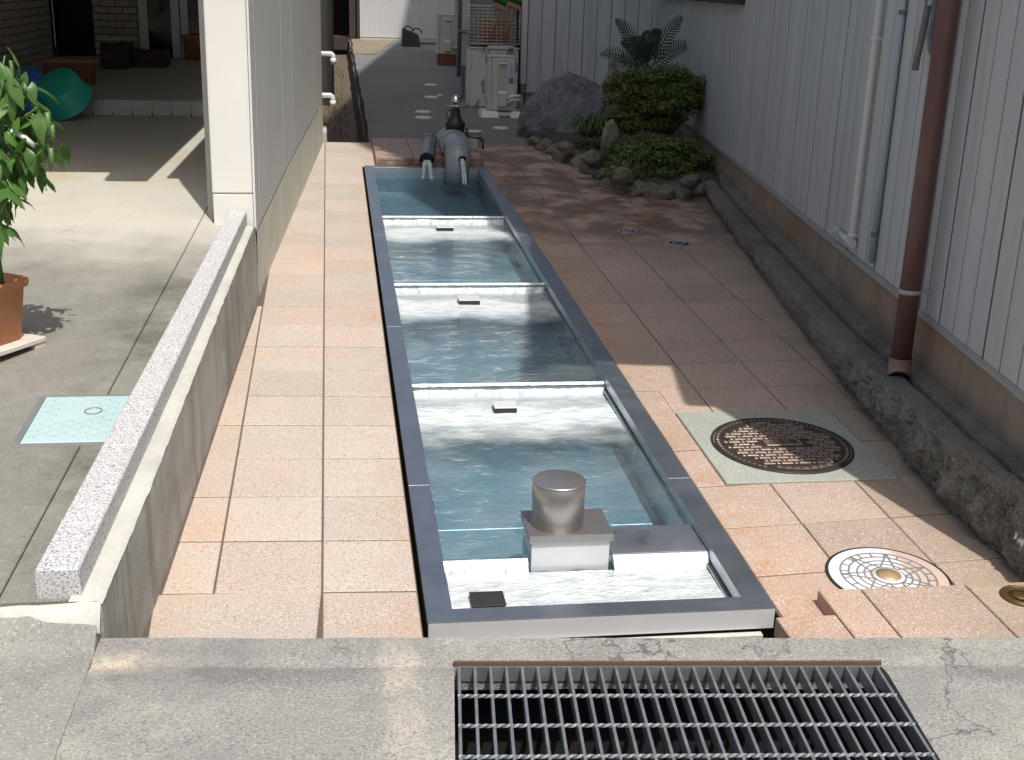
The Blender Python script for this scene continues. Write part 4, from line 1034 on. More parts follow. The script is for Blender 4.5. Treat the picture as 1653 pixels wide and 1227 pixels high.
for i in range(9):
    for j in range(9):
        cx_, cy_ = fx0+.06+i*.038, fy0+.06+j*.062+(i%2)*.03
        if cx_ > fx1-.05 or cy_ > fy1-.05 or (abs(cx_-(fx0+.17)) < .06 and abs(cy_-(fy0+.30)) < .07): continue
        m_.tube([V3(cx_+.017*math.cos(a), cy_+.024*math.sin(a), zd(cy_+.024*math.sin(a))+zl+.0035) for a in (0.2, .9, 1.57, 2.2, 2.9)], .0022, 5)
m_.build('fish_scale_ridges', LIDRIDGE, LIDO)
m_ = MB().tube(arc((fx0+.25, fy0+.33, zd(fy0+.33)+zl+.004), V3(1,0,0), V3(0,1,TD), .034, 0, 360, 24), .0028, 6, cap=False); m_.build('round_mark', LIDFRAME, LIDO)

# ================================================================== RIGHT SIDE: KERB, HOUSE, PIPES
WAa, WAb = 2.25, .144
def wx(y): return WAa + WAb*y
ZK = [(3.4,.47),(5.4,.455),(6.5,.42),(8.6,.45),(10.5,.46),(12.5,.50),(15,.56)]
def kerbp(u, v):
    y = 3.42 + (12.25-3.42)*u; x0 = kx(y); zt2 = lerp_t(ZK, y); xw = wx(y)+.01; zg = zp(y)
    k = 1 if y < 5.9 else (.35 if y > 6.8 else 1-.65*(y-5.9)/.9)
    hh = zt2-zg
    prof = [(x0+.03, zg-.06, .2), (x0+.02, zg, .8), (x0+.006-.02*k, zg+hh*.25, 1), (x0-.004-.02*k, zg+hh*.5, 1.2), (x0-.006, zg+hh*.78, 1), (x0+.004, zt2-.012, .5), (x0+.016, zt2, .25), (x0+.03+(xw-x0)*.15, zt2+.004, .3), (x0+(xw-x0)*.46, zt2+.002, .3), (x0+(xw-x0)*.50, zt2-.05, .3), (x0+(xw-x0)*.60, zt2-.055, .3), (x0+(xw-x0)*.66, zt2-.01, .5), (xw, zt2+.03, .3)]
    f = v*(len(prof)-1); i = min(int(f), len(prof)-2); t = f-i
    x, z, q = [prof[i][m]+(prof[i+1][m]-prof[i][m])*t for m in range(3)]
    P = Vector((y, x, z))
    n = .75*MN.noise(P*5) + .55*MN.noise(P*13) + .45*abs(MN.noise(P*27)) + .3*MN.noise(P*55)
    d_ = .058*k*q*n
    if v < .5: return V3(x + d_, y + .2*d_, z)
    return V3(x, y, z + .55*d_)
m_ = MB().grid(kerbp, 640, 60, False)
m_.grid(lambda u, v: V3(kx(3.42)+.01+(wx(3.42)-kx(3.42))*v, 3.42-.02*MN.noise((u*7, v*7, 0)), -.1+(.54)*u), 8, 12)
tag(m_.build('rough_kerb', KERB), 'crumbling mossy concrete kerb along the foot of the right house', 'kerb')
HS = thing('siding_house', (wx(9)+2, 9, .4), 'house with pale vertical siding over a rust streaked foundation on the right', 'house')
ZS0 = .775; YA, YZ, H1, H2, YB = 3.76, 19.05, 5.85, 21, 6.42
nw = V3(-1, WAb, 0).normalized(); dw = V3(WAb, 1, 0).normalized()
def wp_(y, off=0, z=0): p = V3(wx(y), y, z) + nw*off; return p
def wbox(mb, y0, y1, o0, o1, z0, z1):
    a, b = wp_(y0), wp_(y1); c = (a+b)/2 + nw*(o0+o1)/2; c.z = (z0+z1)/2
    return mb.obox(c, dw*(b-a).length/2, nw*(o1-o0)/2, V3(0,0,(z1-z0)/2))
wbox(MB(), YA, YZ, -.28, .012, .1, ZS0-.045).build('foundation', FOUND, HS)
m_ = MB(); wbox(m_, YA, YZ, -.28, .030, ZS0-.042, ZS0-.020); wbox(m_, YA, YZ, .010, .028, ZS0-.0195, ZS0-.006); m_.build('flashing', FLASH, HS)
yy = YA+.002; k = 0
while yy < YZ-.05:
    w = .1975; hz = H1-.025
    o0 = .014 if yy > 5.93 else .026
    m_ = MB(); strong = (k % 3 == 0)
    a, b = yy+(.013 if strong else .006), yy+w-(.011 if k % 3 == 2 else .005)
    wbox(m_, a, b, o0-.009, o0, ZS0-.004, hz); m_.build('siding_panel', SIDING, HS, .002)
    yy += w+.0025; k += 1
m_ = MB(); wbox(m_, 5.93, YZ-.01, -.25, .0095, ZS0-.018, H1-.03); wbox(m_, YA, 5.9295, -.25, .0215, ZS0-.018, H1-.03); m_.build('wall_core', SIDEGAP, HS)
wbox(MB(), 5.86, 5.925, .0285, .045, ZS0-.005, H1-.03).build('corner_trim', FLASH, HS)
# upper storeys and eaves, off-frame, sized for the shadows they cast
def wprism(mb, y0, y1, o0, o1, z0, z1): return wbox(mb, y0, y1, o0, o1, z0, z1)
wprism(MB(), YA, YZ, -6.5, -.252, .1, H1-.05).build('rear_mass', STUCCO, HS)
wbox(MB(), YA+.01, YA+.75, .05, .17, 2.9, 4.5).build('shadow_step_box', FLASH, HS)  # added off-frame box, puts a step in the house's shadow edge
wbox(MB(), YA-.02, YA+1.3, .05, .30, 4.52, 4.62).build('shadow_step_slab', FLASH, HS)  # added off-frame slab, makes a further step in that shadow edge
wprism(MB(), YA, YB+.3, -6.5, .85, H1-.02, H1+.12).build('eave', ROOF, HS)
wprism(MB(), YB, YZ+4, -6.5, .66, 6.21, H2).build('shade_storey', STUCCO, HS)  # unseen block, height and jetty shaped so its shadow covers the alley
wprism(MB(), YB, YZ+4, -6.6, .70, H2+.004, H2+.15).build('eave', ROOF, HS)
sy = PW(1205, 8, WAa).y; sz = PW(1205, 8, WAa).z
WN = wbox(MB(), sy, YZ-.6, .016, .09, sz, sz+.05).build('window_sill', DARKPOST, HS)
wbox(MB(), sy+.02, YZ-.6, .016, .05, sz+.052, sz+1.2).build('window', DARKGLASS, HS)
# brown downpipe
dp = PW(1480, 480, WAa-.145); dt = PW(1520, 0, WAa-.145); dx_, dy_ = (dp.x+dt.x)/2, (dp.y+dt.y)/2
zend = PY(1470, 585, dy_).z
DP = thing('brown_downpipe', (dx_, dy_, zend-.1), 'thick brown plastic downpipe with open mouth above the rough kerb', 'downpipe')
r_ = .053
MB().tube([V3(dx_,dy_,zend), V3(dx_,dy_,1.5), V3(dx_,dy_,5.7)], r_, 28).build('tube', BROWNPIPE, DP)
hd_ = V3(-.40,-.92,0).normalized(); pe = [V3(dx_,dy_,zend+.03)] + arc(V3(dx_,dy_,zend-.0)+hd_*.085, -hd_, V3(0,0,-1), .085, 0, 62, 7)
m_ = MB(); m_.tube(pe, r_*1.09, 28, cap=False); m_.tube(pe, r_*.98, 28, cap=False); m_.build('elbow_mouth', BROWNEND, DP)
MB().lathe([(.001,0),(r_*.97,.001)], pe[-2], 24, pe[-1]-pe[-2], cap=False).build('bore_shade', RUBBER, DP)  # black disc for the shade inside the downpipe mouth
zb_ = PY(1480, 470, dy_).z
m_ = MB().lathe([(r_*1.02,-.012),(r_*1.14,-.012),(r_*1.14,.012),(r_*1.02,.012)], (dx_,dy_,zb_), 28); m_.box((dx_+r_*.7, dy_-.012, zb_-.011), (dx_+.15, dy_+.012, zb_+.011)); m_.build('bracket', FLASH, DP)
def wallpipe(name, lab, p1, p0, off, r_, mat_, clips, leg=False):
    a, b = PW(*p1, WAa-off), PW(*p0, WAa-off); x_, y_ = (a.x+b.x)/2, (a.y+b.y)/2; z0 = PY(p1[0], p1[1], y_).z
    t = thing(name, (x_, y_, z0), lab, 'pipe')
    pts = [V3(x_, y_, 5.2), V3(x_, y_, 2), V3(x_, y_, z0)]
    if leg:
        q = wp_(y_+.42, off-.02, z0-.035); pts += [V3(x_, y_, z0-.03)]
        MB().tube([V3(x_, y_, z0-.03), q], r_*.95, 16).build('branch', mat_, t)
        MB().lathe([(r_*1.25,-.03),(r_*1.25,.03)], (x_, y_, z0-.03), 16, (q-V3(x_,y_,z0-.03))).build('elbow', mat_, t)
        MB().lathe([(r_*1.2,-.03),(r_*1.2,.02)], q, 16, (q-V3(x_,y_,z0-.03))).build('socket', mat_, t)
    MB().tube(pts, r_, 18).build('tube', mat_, t)
    for (cx_, cy_, cm) in clips:
        zc = PY(cx_, cy_, y_).z; m_ = MB().lathe([(r_*1.05,-.012),(r_*1.3,-.012),(r_*1.3,.012),(r_*1.05,.012)], (x_,y_,zc), 18)
        e = V3(x_,y_,zc); m_.obox(e - nw*(off*.55), nw*(off*.4), dw*.012, V3(0,0,.011)); m_.build('clip', cm, t)
wallpipe('ivory_pipe', 'slim ivory pipe on the siding, turning into the foundation below', (1381, 385), (1415, 0), .05, .022, WHITEPIPE, [(1411, 62, WHITEPL), (1379, 380, WHITEPL)], True)
wallpipe('blue_conduit', 'slim pale blue conduit on the siding beside the ivory pipe', (1408, 424), (1457, 0), .04, .017, BLUEPIPE, [(1455, 20, GREYHOSE), (1415, 378, GREYHOSE)])
HZ = thing('hose_pair', PW(1495, 20, WAa-.08), 'two grey hose ends hanging from a small bracket by the downpipe', 'hose')
def wp2(px, py, off=.09): return PW(px, py, WAa-off)
MB().tube([wp2(1502, -10), wp2(1494, 30), wp2(1486, 70), wp2(1480, 95), wp2(1477, 113)], .019, 14).build('hose', GREYHOSE, HZ)
MB().tube([wp2(1512, -10), wp2(1506, 30), wp2(1501, 60), wp2(1502, 80), wp2(1509, 95)], .015, 14).build('hose', GREYHOSE, HZ)
c = wp2(1507, 2, .07); MB().obox(c, dw*.06, nw*.03, V3(0,0,.022)).build('bracket', FLASH, HZ)

# ================================================================== ANNEX AND ALLEY
AX = thing('annex', (4, YZ, .6), 'pale blue grey siding cross wall closing the yard behind the garden', 'house')
XA0 = PY(851, 60, YZ).x; XA1 = wx(YZ)-.02
zA = PY(870, 146, YZ).z
MB().box((XA0, YZ-.0, .2), (XA1, YZ+.25, zA-.03)).build('foundation', LEDGE, AX)
MB().box((XA0-.02, YZ-.06, zA-.028), (XA1, YZ+.05, zA-.002)).build('flashing', SIDINGX, AX)
x = XA0; k = 0
while x < XA1-.05:
    MB().box((x+(.007 if k % 2 == 0 else .004), YZ-.035, zA), (min(XA1, x+.212), YZ-.008, 5.0)).build('siding_panel', SIDINGX, AX, .004); x += .2155; k += 1
MB().box((XA0, YZ-.007, zA), (XA1, YZ+.2, 5.0)).build('wall_core', SIDEGAP, AX)
MB().box((XA0, YZ+.21, .2), (XA1+2, YZ+6, 5.0)).build('rear_mass', STUCCO, AX)
MB().box((XA0-.10, YZ-.09, zA+.10), (XA0-.012, YZ+.0, 5.0)).build('corner_trim', WHITEPL, AX, .006)
MB().box((XA0-.3, YZ-.5, 5.004), (XA1+2, YZ+6.3, 5.12)).build('roof', ROOF, AX)
MB().tube([V3(XA0-.06, YZ-.12, zA+.09), V3(XA0-.06, YZ-.12, zp(18)+.0)], .04, 14).build('drain_pipe', GREYHOSE, AX)
# shed behind the cabinet
SD = thing('lean_to_shed', (2.3, 21, .7), 'narrow lean to with pale corner post behind the wire rack', 'shed')
sa, sb = V3(PY(757, 60, 19.4).x, 19.4, 0), V3(2.62, 27.5, 0)
prism(MB(), [(sa.x,sa.y),(XA0-.12,19.4),(XA0-.12,27.5),(sb.x,sb.y)], .4, 3.6).build('wall', simple('shed grey wall', (.24,.25,.265), .7, 0, .2, 2), SD)
xa_ = PY(744, 60, 19.36).x
MB().box((xa_, 19.3, PY(750, 106, 19.3).z), (sa.x-.002, 19.42, 3.6)).build('corner_post', SIDINGX, SD)
MB().box((xa_+.02, 19.31, .5), (sa.x-.02, 19.41, PY(750, 107, 19.3).z)).build('post_foot', GREYHOSE, SD)
px_ = PY(741.5, 60, 19.25).x; MB().tube([V3(px_, 19.25, .95), V3(px_, 19.25, 3.5)], .032, 12).build('drain_pipe', GREYHOSE, SD)
zz = PY(745, 50, 19.2).z; MB().tube([V3(px_-.02, 19.2, zz), V3(sa.x+.05, 19.2, zz-.02)], .03, 12).build('drain_branch', GREYHOSE, SD)
# cabinet with peeling paint
CB = thing('peeling_cabinet', (2.35, 18.6, zp(18.5)), 'old white steel cabinet with peeling paint behind the air conditioner', 'cabinet')
c0, c1_ = PY(760, 76, 18.4), PY(845, 176, 18.4)
MB().box((c0.x, 18.4, c1_.z+.02), (c1_.x-.1, 19.1, c0.z-.022)).build('body', PEEL, CB, .008)
MB().box((c0.x-.015, 18.38, c0.z-.02), (c1_.x-.09, 19.12, c0.z)).build('top', PEEL, CB, .005)
MB().box((c0.x-.05, 18.36, c1_.z+.12), (c0.x-.004, 18.395, c0.z-.03)).build('door_edge', ACWHITE, CB)
for q in range(2): MB().box((c0.x+.05+q*.5, 18.36+.02, zp(18.4)-.03), (c0.x+.30+q*.4, 18.9, c1_.z+.018)).build('brick_foot', REDBRICK, CB)
# wire rack and brooms
RK = thing('wire_rack', (2.35, 18.5, c0.z), 'white wire basket rack standing on the peeling cabinet', 'rack')
r0, r1 = PY(758, 9, 18.45), PY(838, 74, 18.45)
m_ = MB(); n = 11
for i in range(n+1):
    z = r1.z + .02 + (r0.z-r1.z-.02)*i/n; m_.tube([V3(r0.x, 18.45, z), V3(r1.x, 18.45, z)], .006 if 0 < i < n else .011, 6)
m_.build('front_wires', WIRE, RK); m_ = MB()
for i in range(12):
    x = r0.x+(r1.x-r0.x)*i/11; m_.tube([V3(x, 18.455, r1.z+.01), V3(x, 18.455, r0.z)], .005 if i not in (0, 11) else .011, 6)
m_.build('upright_wires', WIRE, RK); m_ = MB()
for i in range(n+1):
    z = r1.z + .02 + (r0.z-r1.z-.02)*i/n; m_.tube([V3(r0.x, 18.45, z), V3(r0.x, 19.0, z), V3(r1.x, 19.0, z)], .005, 6)
m_.build('rear_wires', WIRE, RK)
MB().box((r0.x+.02, 18.47, r1.z+.002), (r1.x, 18.98, r1.z+.012)).build('shelf', DARKPOST, RK)
MB().box((r0.x+.22, 18.6, r1.z+.014), (r0.x+.62, 18.9, r1.z+.36)).build('stored_crate', TERRADARK, RK)
for (pa_, pb_, y_, lab) in (((790, 68), (806, 14), 18.40, 'broom with green bristles and orange handle, left of the pair'), ((813, 68), (829, 12), 18.38, 'broom with green bristles and orange handle, right of the pair')):
    a, b = PY(*pa_, y_), PY(*pb_, y_); t = thing('broom', a, lab, 'broom', 'brooms leaning on the wire rack')
    MB().tube([a, b], .014, 10).build('handle', WOODH, t)
    u = V3(.93, 0, -.36).normalized() * .10; hd = b+V3(0,0,.03)
    MB().obox(hd, u, V3(0,.03,0), V3(.012,0,.028)).build('head', WOODH, t)
    m_ = MB(); random.seed(3)
    for i in range(160):
        p = hd + u*U(-.95,.95) + V3(0,U(-.025,.025),.025); q = p + V3(U(-.03,.05), U(-.02,.02), U(.07,.11)); m_.tube([p, q], .0035, 4)
    m_.build('bristles', BROOMG, t)
# air conditioners
def acunit(name, lab, x0, x1, y0, dep, z0, z1, m, base_m, flip=False):
    t = thing(name, ((x0+x1)/2, y0, z0), lab, 'air conditioner', 'outdoor air conditioner units')
    w, h = x1-x0, z1-z0
    MB().box((x0, y0, z0), (x1, y0+dep, z1-.02)).build('casing', m, t, .008)
    MB().box((x0-.006, y0-.006, z1-.018), (x1+.006, y0+dep, z1)).build('top_cover', m, t, .006)
    a = x0+w*.12; MB().box((a, y0-.005, z0+.02), (a+.006, y0-.0005, z1-.03)).build('panel_seam', ACGRILL, t)
    p = x0+w*.36
    SV = MB().box((p, y0-.012, z0+h*.05), (p+w*.32, y0-.001, z0+h*.93)).build('service_panel', ACTRIM, t, .004)
    MB().add([(p+.01,y0-.014,z0+h*.80),(p+w*.32-.01,y0-.014,z0+h*.80),(p+w*.32-.01,y0-.045,z0+h*.86),(p+.01,y0-.045,z0+h*.86),(p+.01,y0-.014,z0+h*.88),(p+w*.32-.01,y0-.014,z0+h*.88)], [(0,1,2,3),(3,2,5,4),(0,3,4),(1,5,2)]).build('grip', m, SV)
    MB().add([(p-.0,y0-.013,z0+h*.06),(p+w*.32,y0-.013,z0+h*.06),(p+w*.32,y0-.013,z0+h*.36),(p,y0-.013,z0+h*.36),(p+.015,y0-.06,z0+h*.08),(p+w*.30,y0-.06,z0+h*.08),(p+w*.30,y0-.06,z0+h*.31),(p+.015,y0-.06,z0+h*.31)], [(4,5,6,7),(0,1,5,4),(1,2,6,5),(2,3,7,6),(3,0,4,7)]).build('valve_cover', m, SV)
    for sx_ in (.1, .9): MB().box((p+w*.32*sx_-.005, y0-.016, z0+h*.62), (p+w*.32*sx_+.005, y0-.0125, z0+h*.635)).build('screw', ACGRILL, SV)
    MB().box((p+w*.08, y0-.015, z0+h*.63), (p+w*.24, y0-.0125, z0+h*.67)).build('rating_plate', PALESTK, SV)
    return t, w, h
q0, q1 = PY(789, 90, 17.4), PY(830, 178, 17.4)
t, w, h = acunit('air_conditioner', 'white air conditioner unit with blue sticker in front of the cabinet', q0.x, q1.x, 17.4, .30, q1.z, q0.z, ACWHITE, None)
m_ = MB().box((q0.x+w*.76, 17.394, q1.z+h*.50), (q0.x+w*.94, 17.3985, q1.z+h*.60)); m_.build('blue_sticker', BLUESTK, t)
MB().box((q0.x+w*.76, 17.394, q1.z+h*.62), (q0.x+w*.94, 17.3985, q1.z+h*.88)).build('pale_sticker', PALESTK, t)
for k in range(4): MB().box((q0.x+w*.80, 17.3905, q1.z+h*(.66+.05*k)), (q0.x+w*(.84+.02*(k % 3)), 17.3935, q1.z+h*(.675+.05*k))).build('sticker_print', BLUESTK, t)
for k, dz in enumerate((.2, .13)): MB().tube([V3(q0.x+w*.68, 17.36, q1.z+h*dz), V3(q0.x+w*.9, 17.32, q1.z+h*(dz+.07)), V3(q1.x+.06, 17.36, q1.z+h*(dz+.07)), V3(q1.x+.12, 17.5, q1.z+h*(dz-.02)), V3(q1.x+.14, 17.7, q1.z-.1)], .026, 12).build('insulated_pipe', WHITEPL, t)
MB().tube([V3(q0.x-.02, 17.55, q1.z+h*.85)] + arc(V3(q0.x+.05, 17.55, q0.z+.05), V3(-1,0,0), V3(0,0,1), .07, 0, 90, 6) + [V3(q1.x-.06, 17.55, q0.z+.12)] + arc(V3(q1.x-.05, 17.55, q0.z+.05), V3(0,0,1), V3(1,0,0), .07, 0, 90, 6) + [V3(q1.x+.02, 17.55, q1.z+h*.85)], .012, 8).build('guard_bar', WIRE, t)
BS = thing('unit_stand', (q0.x+.2, 17.4, zp(17.4)), 'pair of pale plastic feet and blocks under the white unit', 'stand')
a, b = PY(776, 192, 17.3), PY(843, 182, 17.3)
for x0_, x1_ in ((a.x+.0, a.x+.27), (a.x+.42, b.x)): MB().add([(x0_,17.28,a.z),(x1_,17.28,a.z),(x1_,17.75,a.z),(x0_,17.75,a.z),(x0_+.03,17.34,q1.z-.012),(x1_-.02,17.34,q1.z-.012),(x1_-.02,17.72,q1.z-.012),(x0_+.03,17.72,q1.z-.012)], [(0,3,2,1),(4,5,6,7),(0,1,5,4),(1,2,6,5),(2,3,7,6),(3,0,4,7)]).build('plastic_foot', WHITEPL, BS, .006)
MB().box((a.x+.25, 17.36, q1.z-.08), (a.x+.45, 17.6, q1.z-.03)).build('cross_bar', WHITEPL, BS)
for x0_ in (a.x+.03, a.x+.50): MB().box((x0_, 17.3, zp(17.3)-.05), (x0_+.22, 17.7, a.z-.003)).build('concrete_block', LEDGE, BS, .01)
q0, q1 = PY(706, 23, 24.5), PY(738, 88, 24.5)
t, w, h = acunit('air_conditioner', 'beige air conditioner unit on a brown block far down the alley', q0.x, q1.x, 24.5, .3, q1.z, q0.z, ACBEIGE, None)
MB().tube([V3(q0.x+w*.8, 24.47, q1.z+h*.15), V3(q1.x+.05, 24.4, q1.z+h*.22), V3(q1.x+.15, 24.6, q1.z+h*.3)], .03, 10).build('insulated_pipe', ACBEIGE, t)
m_ = MB().box((q0.x+.03, 24.48, zp(24.5)-.06), (q1.x-.02, 24.9, q1.z-.004)); tag(m_.build('brown_block', REDBRICK), 'brown block carrying the beige air conditioner', 'block')
# white round plates on the asphalt
for i, (px, py, w, lab) in enumerate(((695.5, 137, .22, 'farthest round white cover set in the alley asphalt'), (696, 157, .22, 'round white cover in the alley, second from far end'), (710, 154, .10, 'tiny round white cover beside the second alley cover'), (683, 180.5, .23, 'upper of two close round white covers in the alley'), (683.5, 190, .24, 'lower of two close round white covers in the alley'), (808, 207, .21, 'round white cover below the white air conditioner stand'))):
    c = G(px, py, -.028); m_ = MB().lathe([(w/2,-.01),(w/2,.006),(w/2-.015,.012),(.001,.014)], c, 36, NS); tag(m_.build('white_cover', simple('white plate', (.62,.62,.58), .7, 0, .1, 9, .1) if i == 0 else bpy.data.materials['white plate']), lab, 'cover', 'round white covers along the alley')
# storehouse and dark shed at the end
SH = thing('storehouse', (2, 30.4, .95), 'white corrugated steel storehouse wall closing the far end of the alley', 'building')
sx_0, sx_1 = PY(581, 30, 30.4).x, 5.2; zs = PY(600, 60, 30.4).z
m_ = MB(); n = 110
V = []; 
for i in range(n):
    x = sx_0+(sx_1-sx_0)*i/n; dx2 = (sx_1-sx_0)/n
    for f, yy_ in ((0, 0), (.55, 0), (.7, .03), (.88, .03)): V.append((x+dx2*f, 30.4+yy_))
m_.add([(x, y, zs) for x, y in V]+[(x, y, 4.0) for x, y in V], [(i, i+1, len(V)+i+1, len(V)+i) for i in range(len(V)-1)]); m_.build('corrugated_wall', SHUTTER, SH)
MB().box((sx_0, 30.45, .7), (sx_1, 36, 3.98)).build('rear_mass', STUCCO, SH)
MB().box((sx_0, 30.36, zp(30)-.1), (sx_1, 30.44, zs-.02)).build('base_strip', LEDGE, SH)
MB().box((sx_0-.2, 30.1, 4.004), (sx_1+.2, 36.2, 4.1)).build('roof', FLASH, SH)
DS = thing('dark_shed', (.2, 30.5, .9), 'open dark timber shed left of the white storehouse', 'shed')
MB().box((-1.5, 32.5, .3), (sx_0-.02, 32.6, 4)).build('back_wall', DARKWOOD, DS)
for px in (568, 574, 578): x = PY(px, 40, 30.5).x; MB().box((x-.06, 30.45, .5), (x+.03, 30.6, 4)).build('post', DARKPOST, DS)
MB().box((-1.6, 30.3, 3.4), (sx_0-.03, 32.7, 3.5)).build('roof', DARKPOST, DS); MB().box((-1.6, 30.4, .3), (-1.5, 32.5, 4)).build('side_wall', DARKWOOD, DS)
MB().box((-1.4, 30.6, .7), (sx_0-.15, 31.5, 1.0)).build('stored_timber', DARKPOST, DS)
BG = thing('black_bag', G(672, 76), 'black holdall with two loop handles before the storehouse wall', 'bag')
a, b = PY(649, 78, 28.6), PY(680, 46, 28.6)
m_ = MB().add([(a.x,28.6,a.z),(b.x,28.6,a.z-.02),(b.x,29.1,a.z),(a.x,29.1,a.z),(a.x+.02,28.66,b.z),(b.x-.05,28.66,b.z-.14),(b.x-.05,29.04,b.z-.14),(a.x+.02,29.04,b.z)], [(0,3,2,1),(4,5,6,7),(0,1,5,4),(1,2,6,5),(2,3,7,6),(3,0,4,7)]); m_.build('body', RUBBER, BG, .03)
for off in (.12, .32): MB().tube(arc(V3(a.x+.02+off, 28.7, b.z-.05-off*.2), V3(1,0,0), V3(0,0,1), .11, 0, 180, 10), .015, 8).build('handle', RUBBER, BG)
MB().box((b.x+.02, 29.4, a.z+.0), (b.x+1.0, 29.8, a.z+.08)).build('strap_board', DARKPOST, BG)
# white elbow drains from behind the wall
for (p0, p1, p2, lab) in (((528, 87), (538, 87), (538, 104), 'upper white drain elbow sticking out past the wall end'), ((528, 154), (537, 154), (537.5, 172), 'lower white drain stub past the wall end')):
    a, b, c_ = PY(*p0, 15.0), PY(*p1, 15.0), PY(*p2, 15.0); t = thing('drain_elbow', b, lab, 'pipe', 'white drain elbows past the wall end')
    MB().tube([a-V3(.35,0,0), a.lerp(b, .7), b.lerp(a, .12)+V3(0,0,-.012), b+V3(0,0,-.04), c_], .03, 14).build('tube', WHITEPIPE, t); MB().lathe([(.036,-.03),(.036,.03)], c_+V3(0,0,.04), 14).build('socket', WHITEPL, t)
MB_w = MB()
for i in range(220):
    u = rnd(); y = 17+10*rnd(); p = V3(U(-.25,.2), y, zp(y)-.40); an = U(0,6.28); h = U(.05,.14)
    MB_w.add([p, p+V3(.02*math.cos(an),.02*math.sin(an),0), p+V3(math.cos(an+1)*h*.4, math.sin(an+1)*h*.4, h)], [(0,1,2)])
o = MB_w.build('ditch_weeds', GRASSM); o['kind'] = 'stuff'; o['label'] = 'sparse weeds growing in the ditch'

# ================================================================== GARDEN
def gz(x, y): return zp(y) + .10 + .05*MN.noise((x*2, y*2, 0))
def gleft(y): return lerp_t([(11.75,3.75),(12.0,2.95),(13.3,2.62),(14.6,2.36),(15.6,2.30),(19,2.85)], y)
m_ = MB().grid(lambda u, v: (lambda y: (lambda x: V3(x, y, gz(x, y)-.02-.22*max(0, .12-u)/.12))(gleft(y)+.12+(wx(y)-gleft(y)-.1)*u))(11.75+7.2*v), 24, 40)
struct('garden_bed', m_, SOIL)
def rock(c, sx, sy_, sz_, seed, amp=.18, sub=4, cuts_=9):
    st = random.getstate(); random.seed(int(seed*1000)+17)
    planes = []
    for _ in range(cuts_):
        d = V3(U(-1,1), U(-1,1), U(-.6,1)).normalized(); planes.append((d, U(.62, .9)))
    random.setstate(st)
    bm = bmesh.new(); bmesh.ops.create_icosphere(bm, subdivisions=sub, radius=1)
    off = Vector((seed*3.1, seed*1.7, seed*.9))
    for v in bm.verts:
        p = v.co * (1 + amp*.7*MN.noise(v.co*1.1+off))
        for d, h in planes:
            e = p.dot(d) - h
            if e > 0: p = p - d*e*.92
        p = p * (1 + amp*.35*MN.noise(p*3.3+off) + amp*.22*MN.noise(p*8+off) + amp*.14*MN.noise(p*19+off))
        v.co = Vector((p.x*sx*1.12, p.y*sy_*1.12, p.z*sz_*1.12)) + Vector(c)
    mb = MB(); bm.verts.index_update(); mb.add([v.co.copy() for v in bm.verts], [tuple(v.index for v in f.verts) for f in bm.faces], True); bm.free(); return mb
bl, brr = PY(848, 222, 15.6), PY(968, 200, 15.6)
m_ = MB(); c = PY(905, 195, 15.6); mb = rock((0,0,0), .47, .42, .58, 3, .22, 5, 7)
for v in mb.v:                                   # lean the boulder: a ramp on the left, a rounded crown on the right
    x, y, z = v; z *= 1.0 + .45*x; v.x = x*1.06 + .10*z; v.z = z
mb.v = [v + V3(c.x+.03, 15.6, c.z-.02) for v in mb.v]
tag(mb.build('boulder', BOULDER), 'large dark blue veined boulder at the garden corner', 'boulder')
c = PY(990, 165, 16.0); mb = rock((c.x+.06, 16.1, c.z-.12), .27, .25, .62, 9, .16, 4); tag(mb.build('standing_stone', TALLSTONE), 'upright brown grey stone right of the dark boulder', 'stone')
c = PY(988, 232, 13.6); mb = rock((c.x, 13.7, c.z), .10, .12, .24, 5, .15, 3); tag(mb.build('garden_stone', TALLSTONE), 'narrow upright stone between grass clump and low shrub', 'stone')
ordn = ['first', 'second', 'third', 'fourth', 'fifth', 'sixth', 'seventh', 'eighth', 'ninth', 'tenth', 'eleventh', 'twelfth', 'thirteenth', 'fourteenth', 'fifteenth', 'sixteenth']
bp = [(862, 232, .10), (874, 240, .11), (890, 247, .12), (905, 255, .11), (920, 262, .13), (937, 268, .12), (952, 277, .14), (970, 288, .12), (986, 300, .13), (1004, 309, .12), (1024, 312, .14), (1048, 315, .13), (1070, 317, .13), (1092, 316, .13), (1113, 313, .12), (1131, 311, .11)]
for i, (px, py, r_) in enumerate(bp):
    c = G(px, py-2, .03); mb = rock((c.x+.04, c.y+.05, c.z), r_*U(.85,1.15), r_*U(.8,1.1), r_*U(.6,.9), 20+i*2.3, .3, 4)
    tag(mb.build('border_rock', BORDER), '%s mossy rock of the garden border, counting from the boulder' % ordn[i], 'rock', 'mossy rocks along the garden edge')
for i, (px, py, r_) in enumerate(((905, 243, .08), (948, 258, .09), (1000, 290, .09), (1110, 300, .08))):
    c = G(px, py, .2); mb = rock((c.x+.1, c.y+.25, c.z), r_*1.2, r_, r_*.9, 60+i*1.9, .3, 3); tag(mb.build('inner_rock', BORDER), '%s rock of the inner garden row, counting from the boulder' % ordn[i], 'rock', 'rocks of the inner garden row')
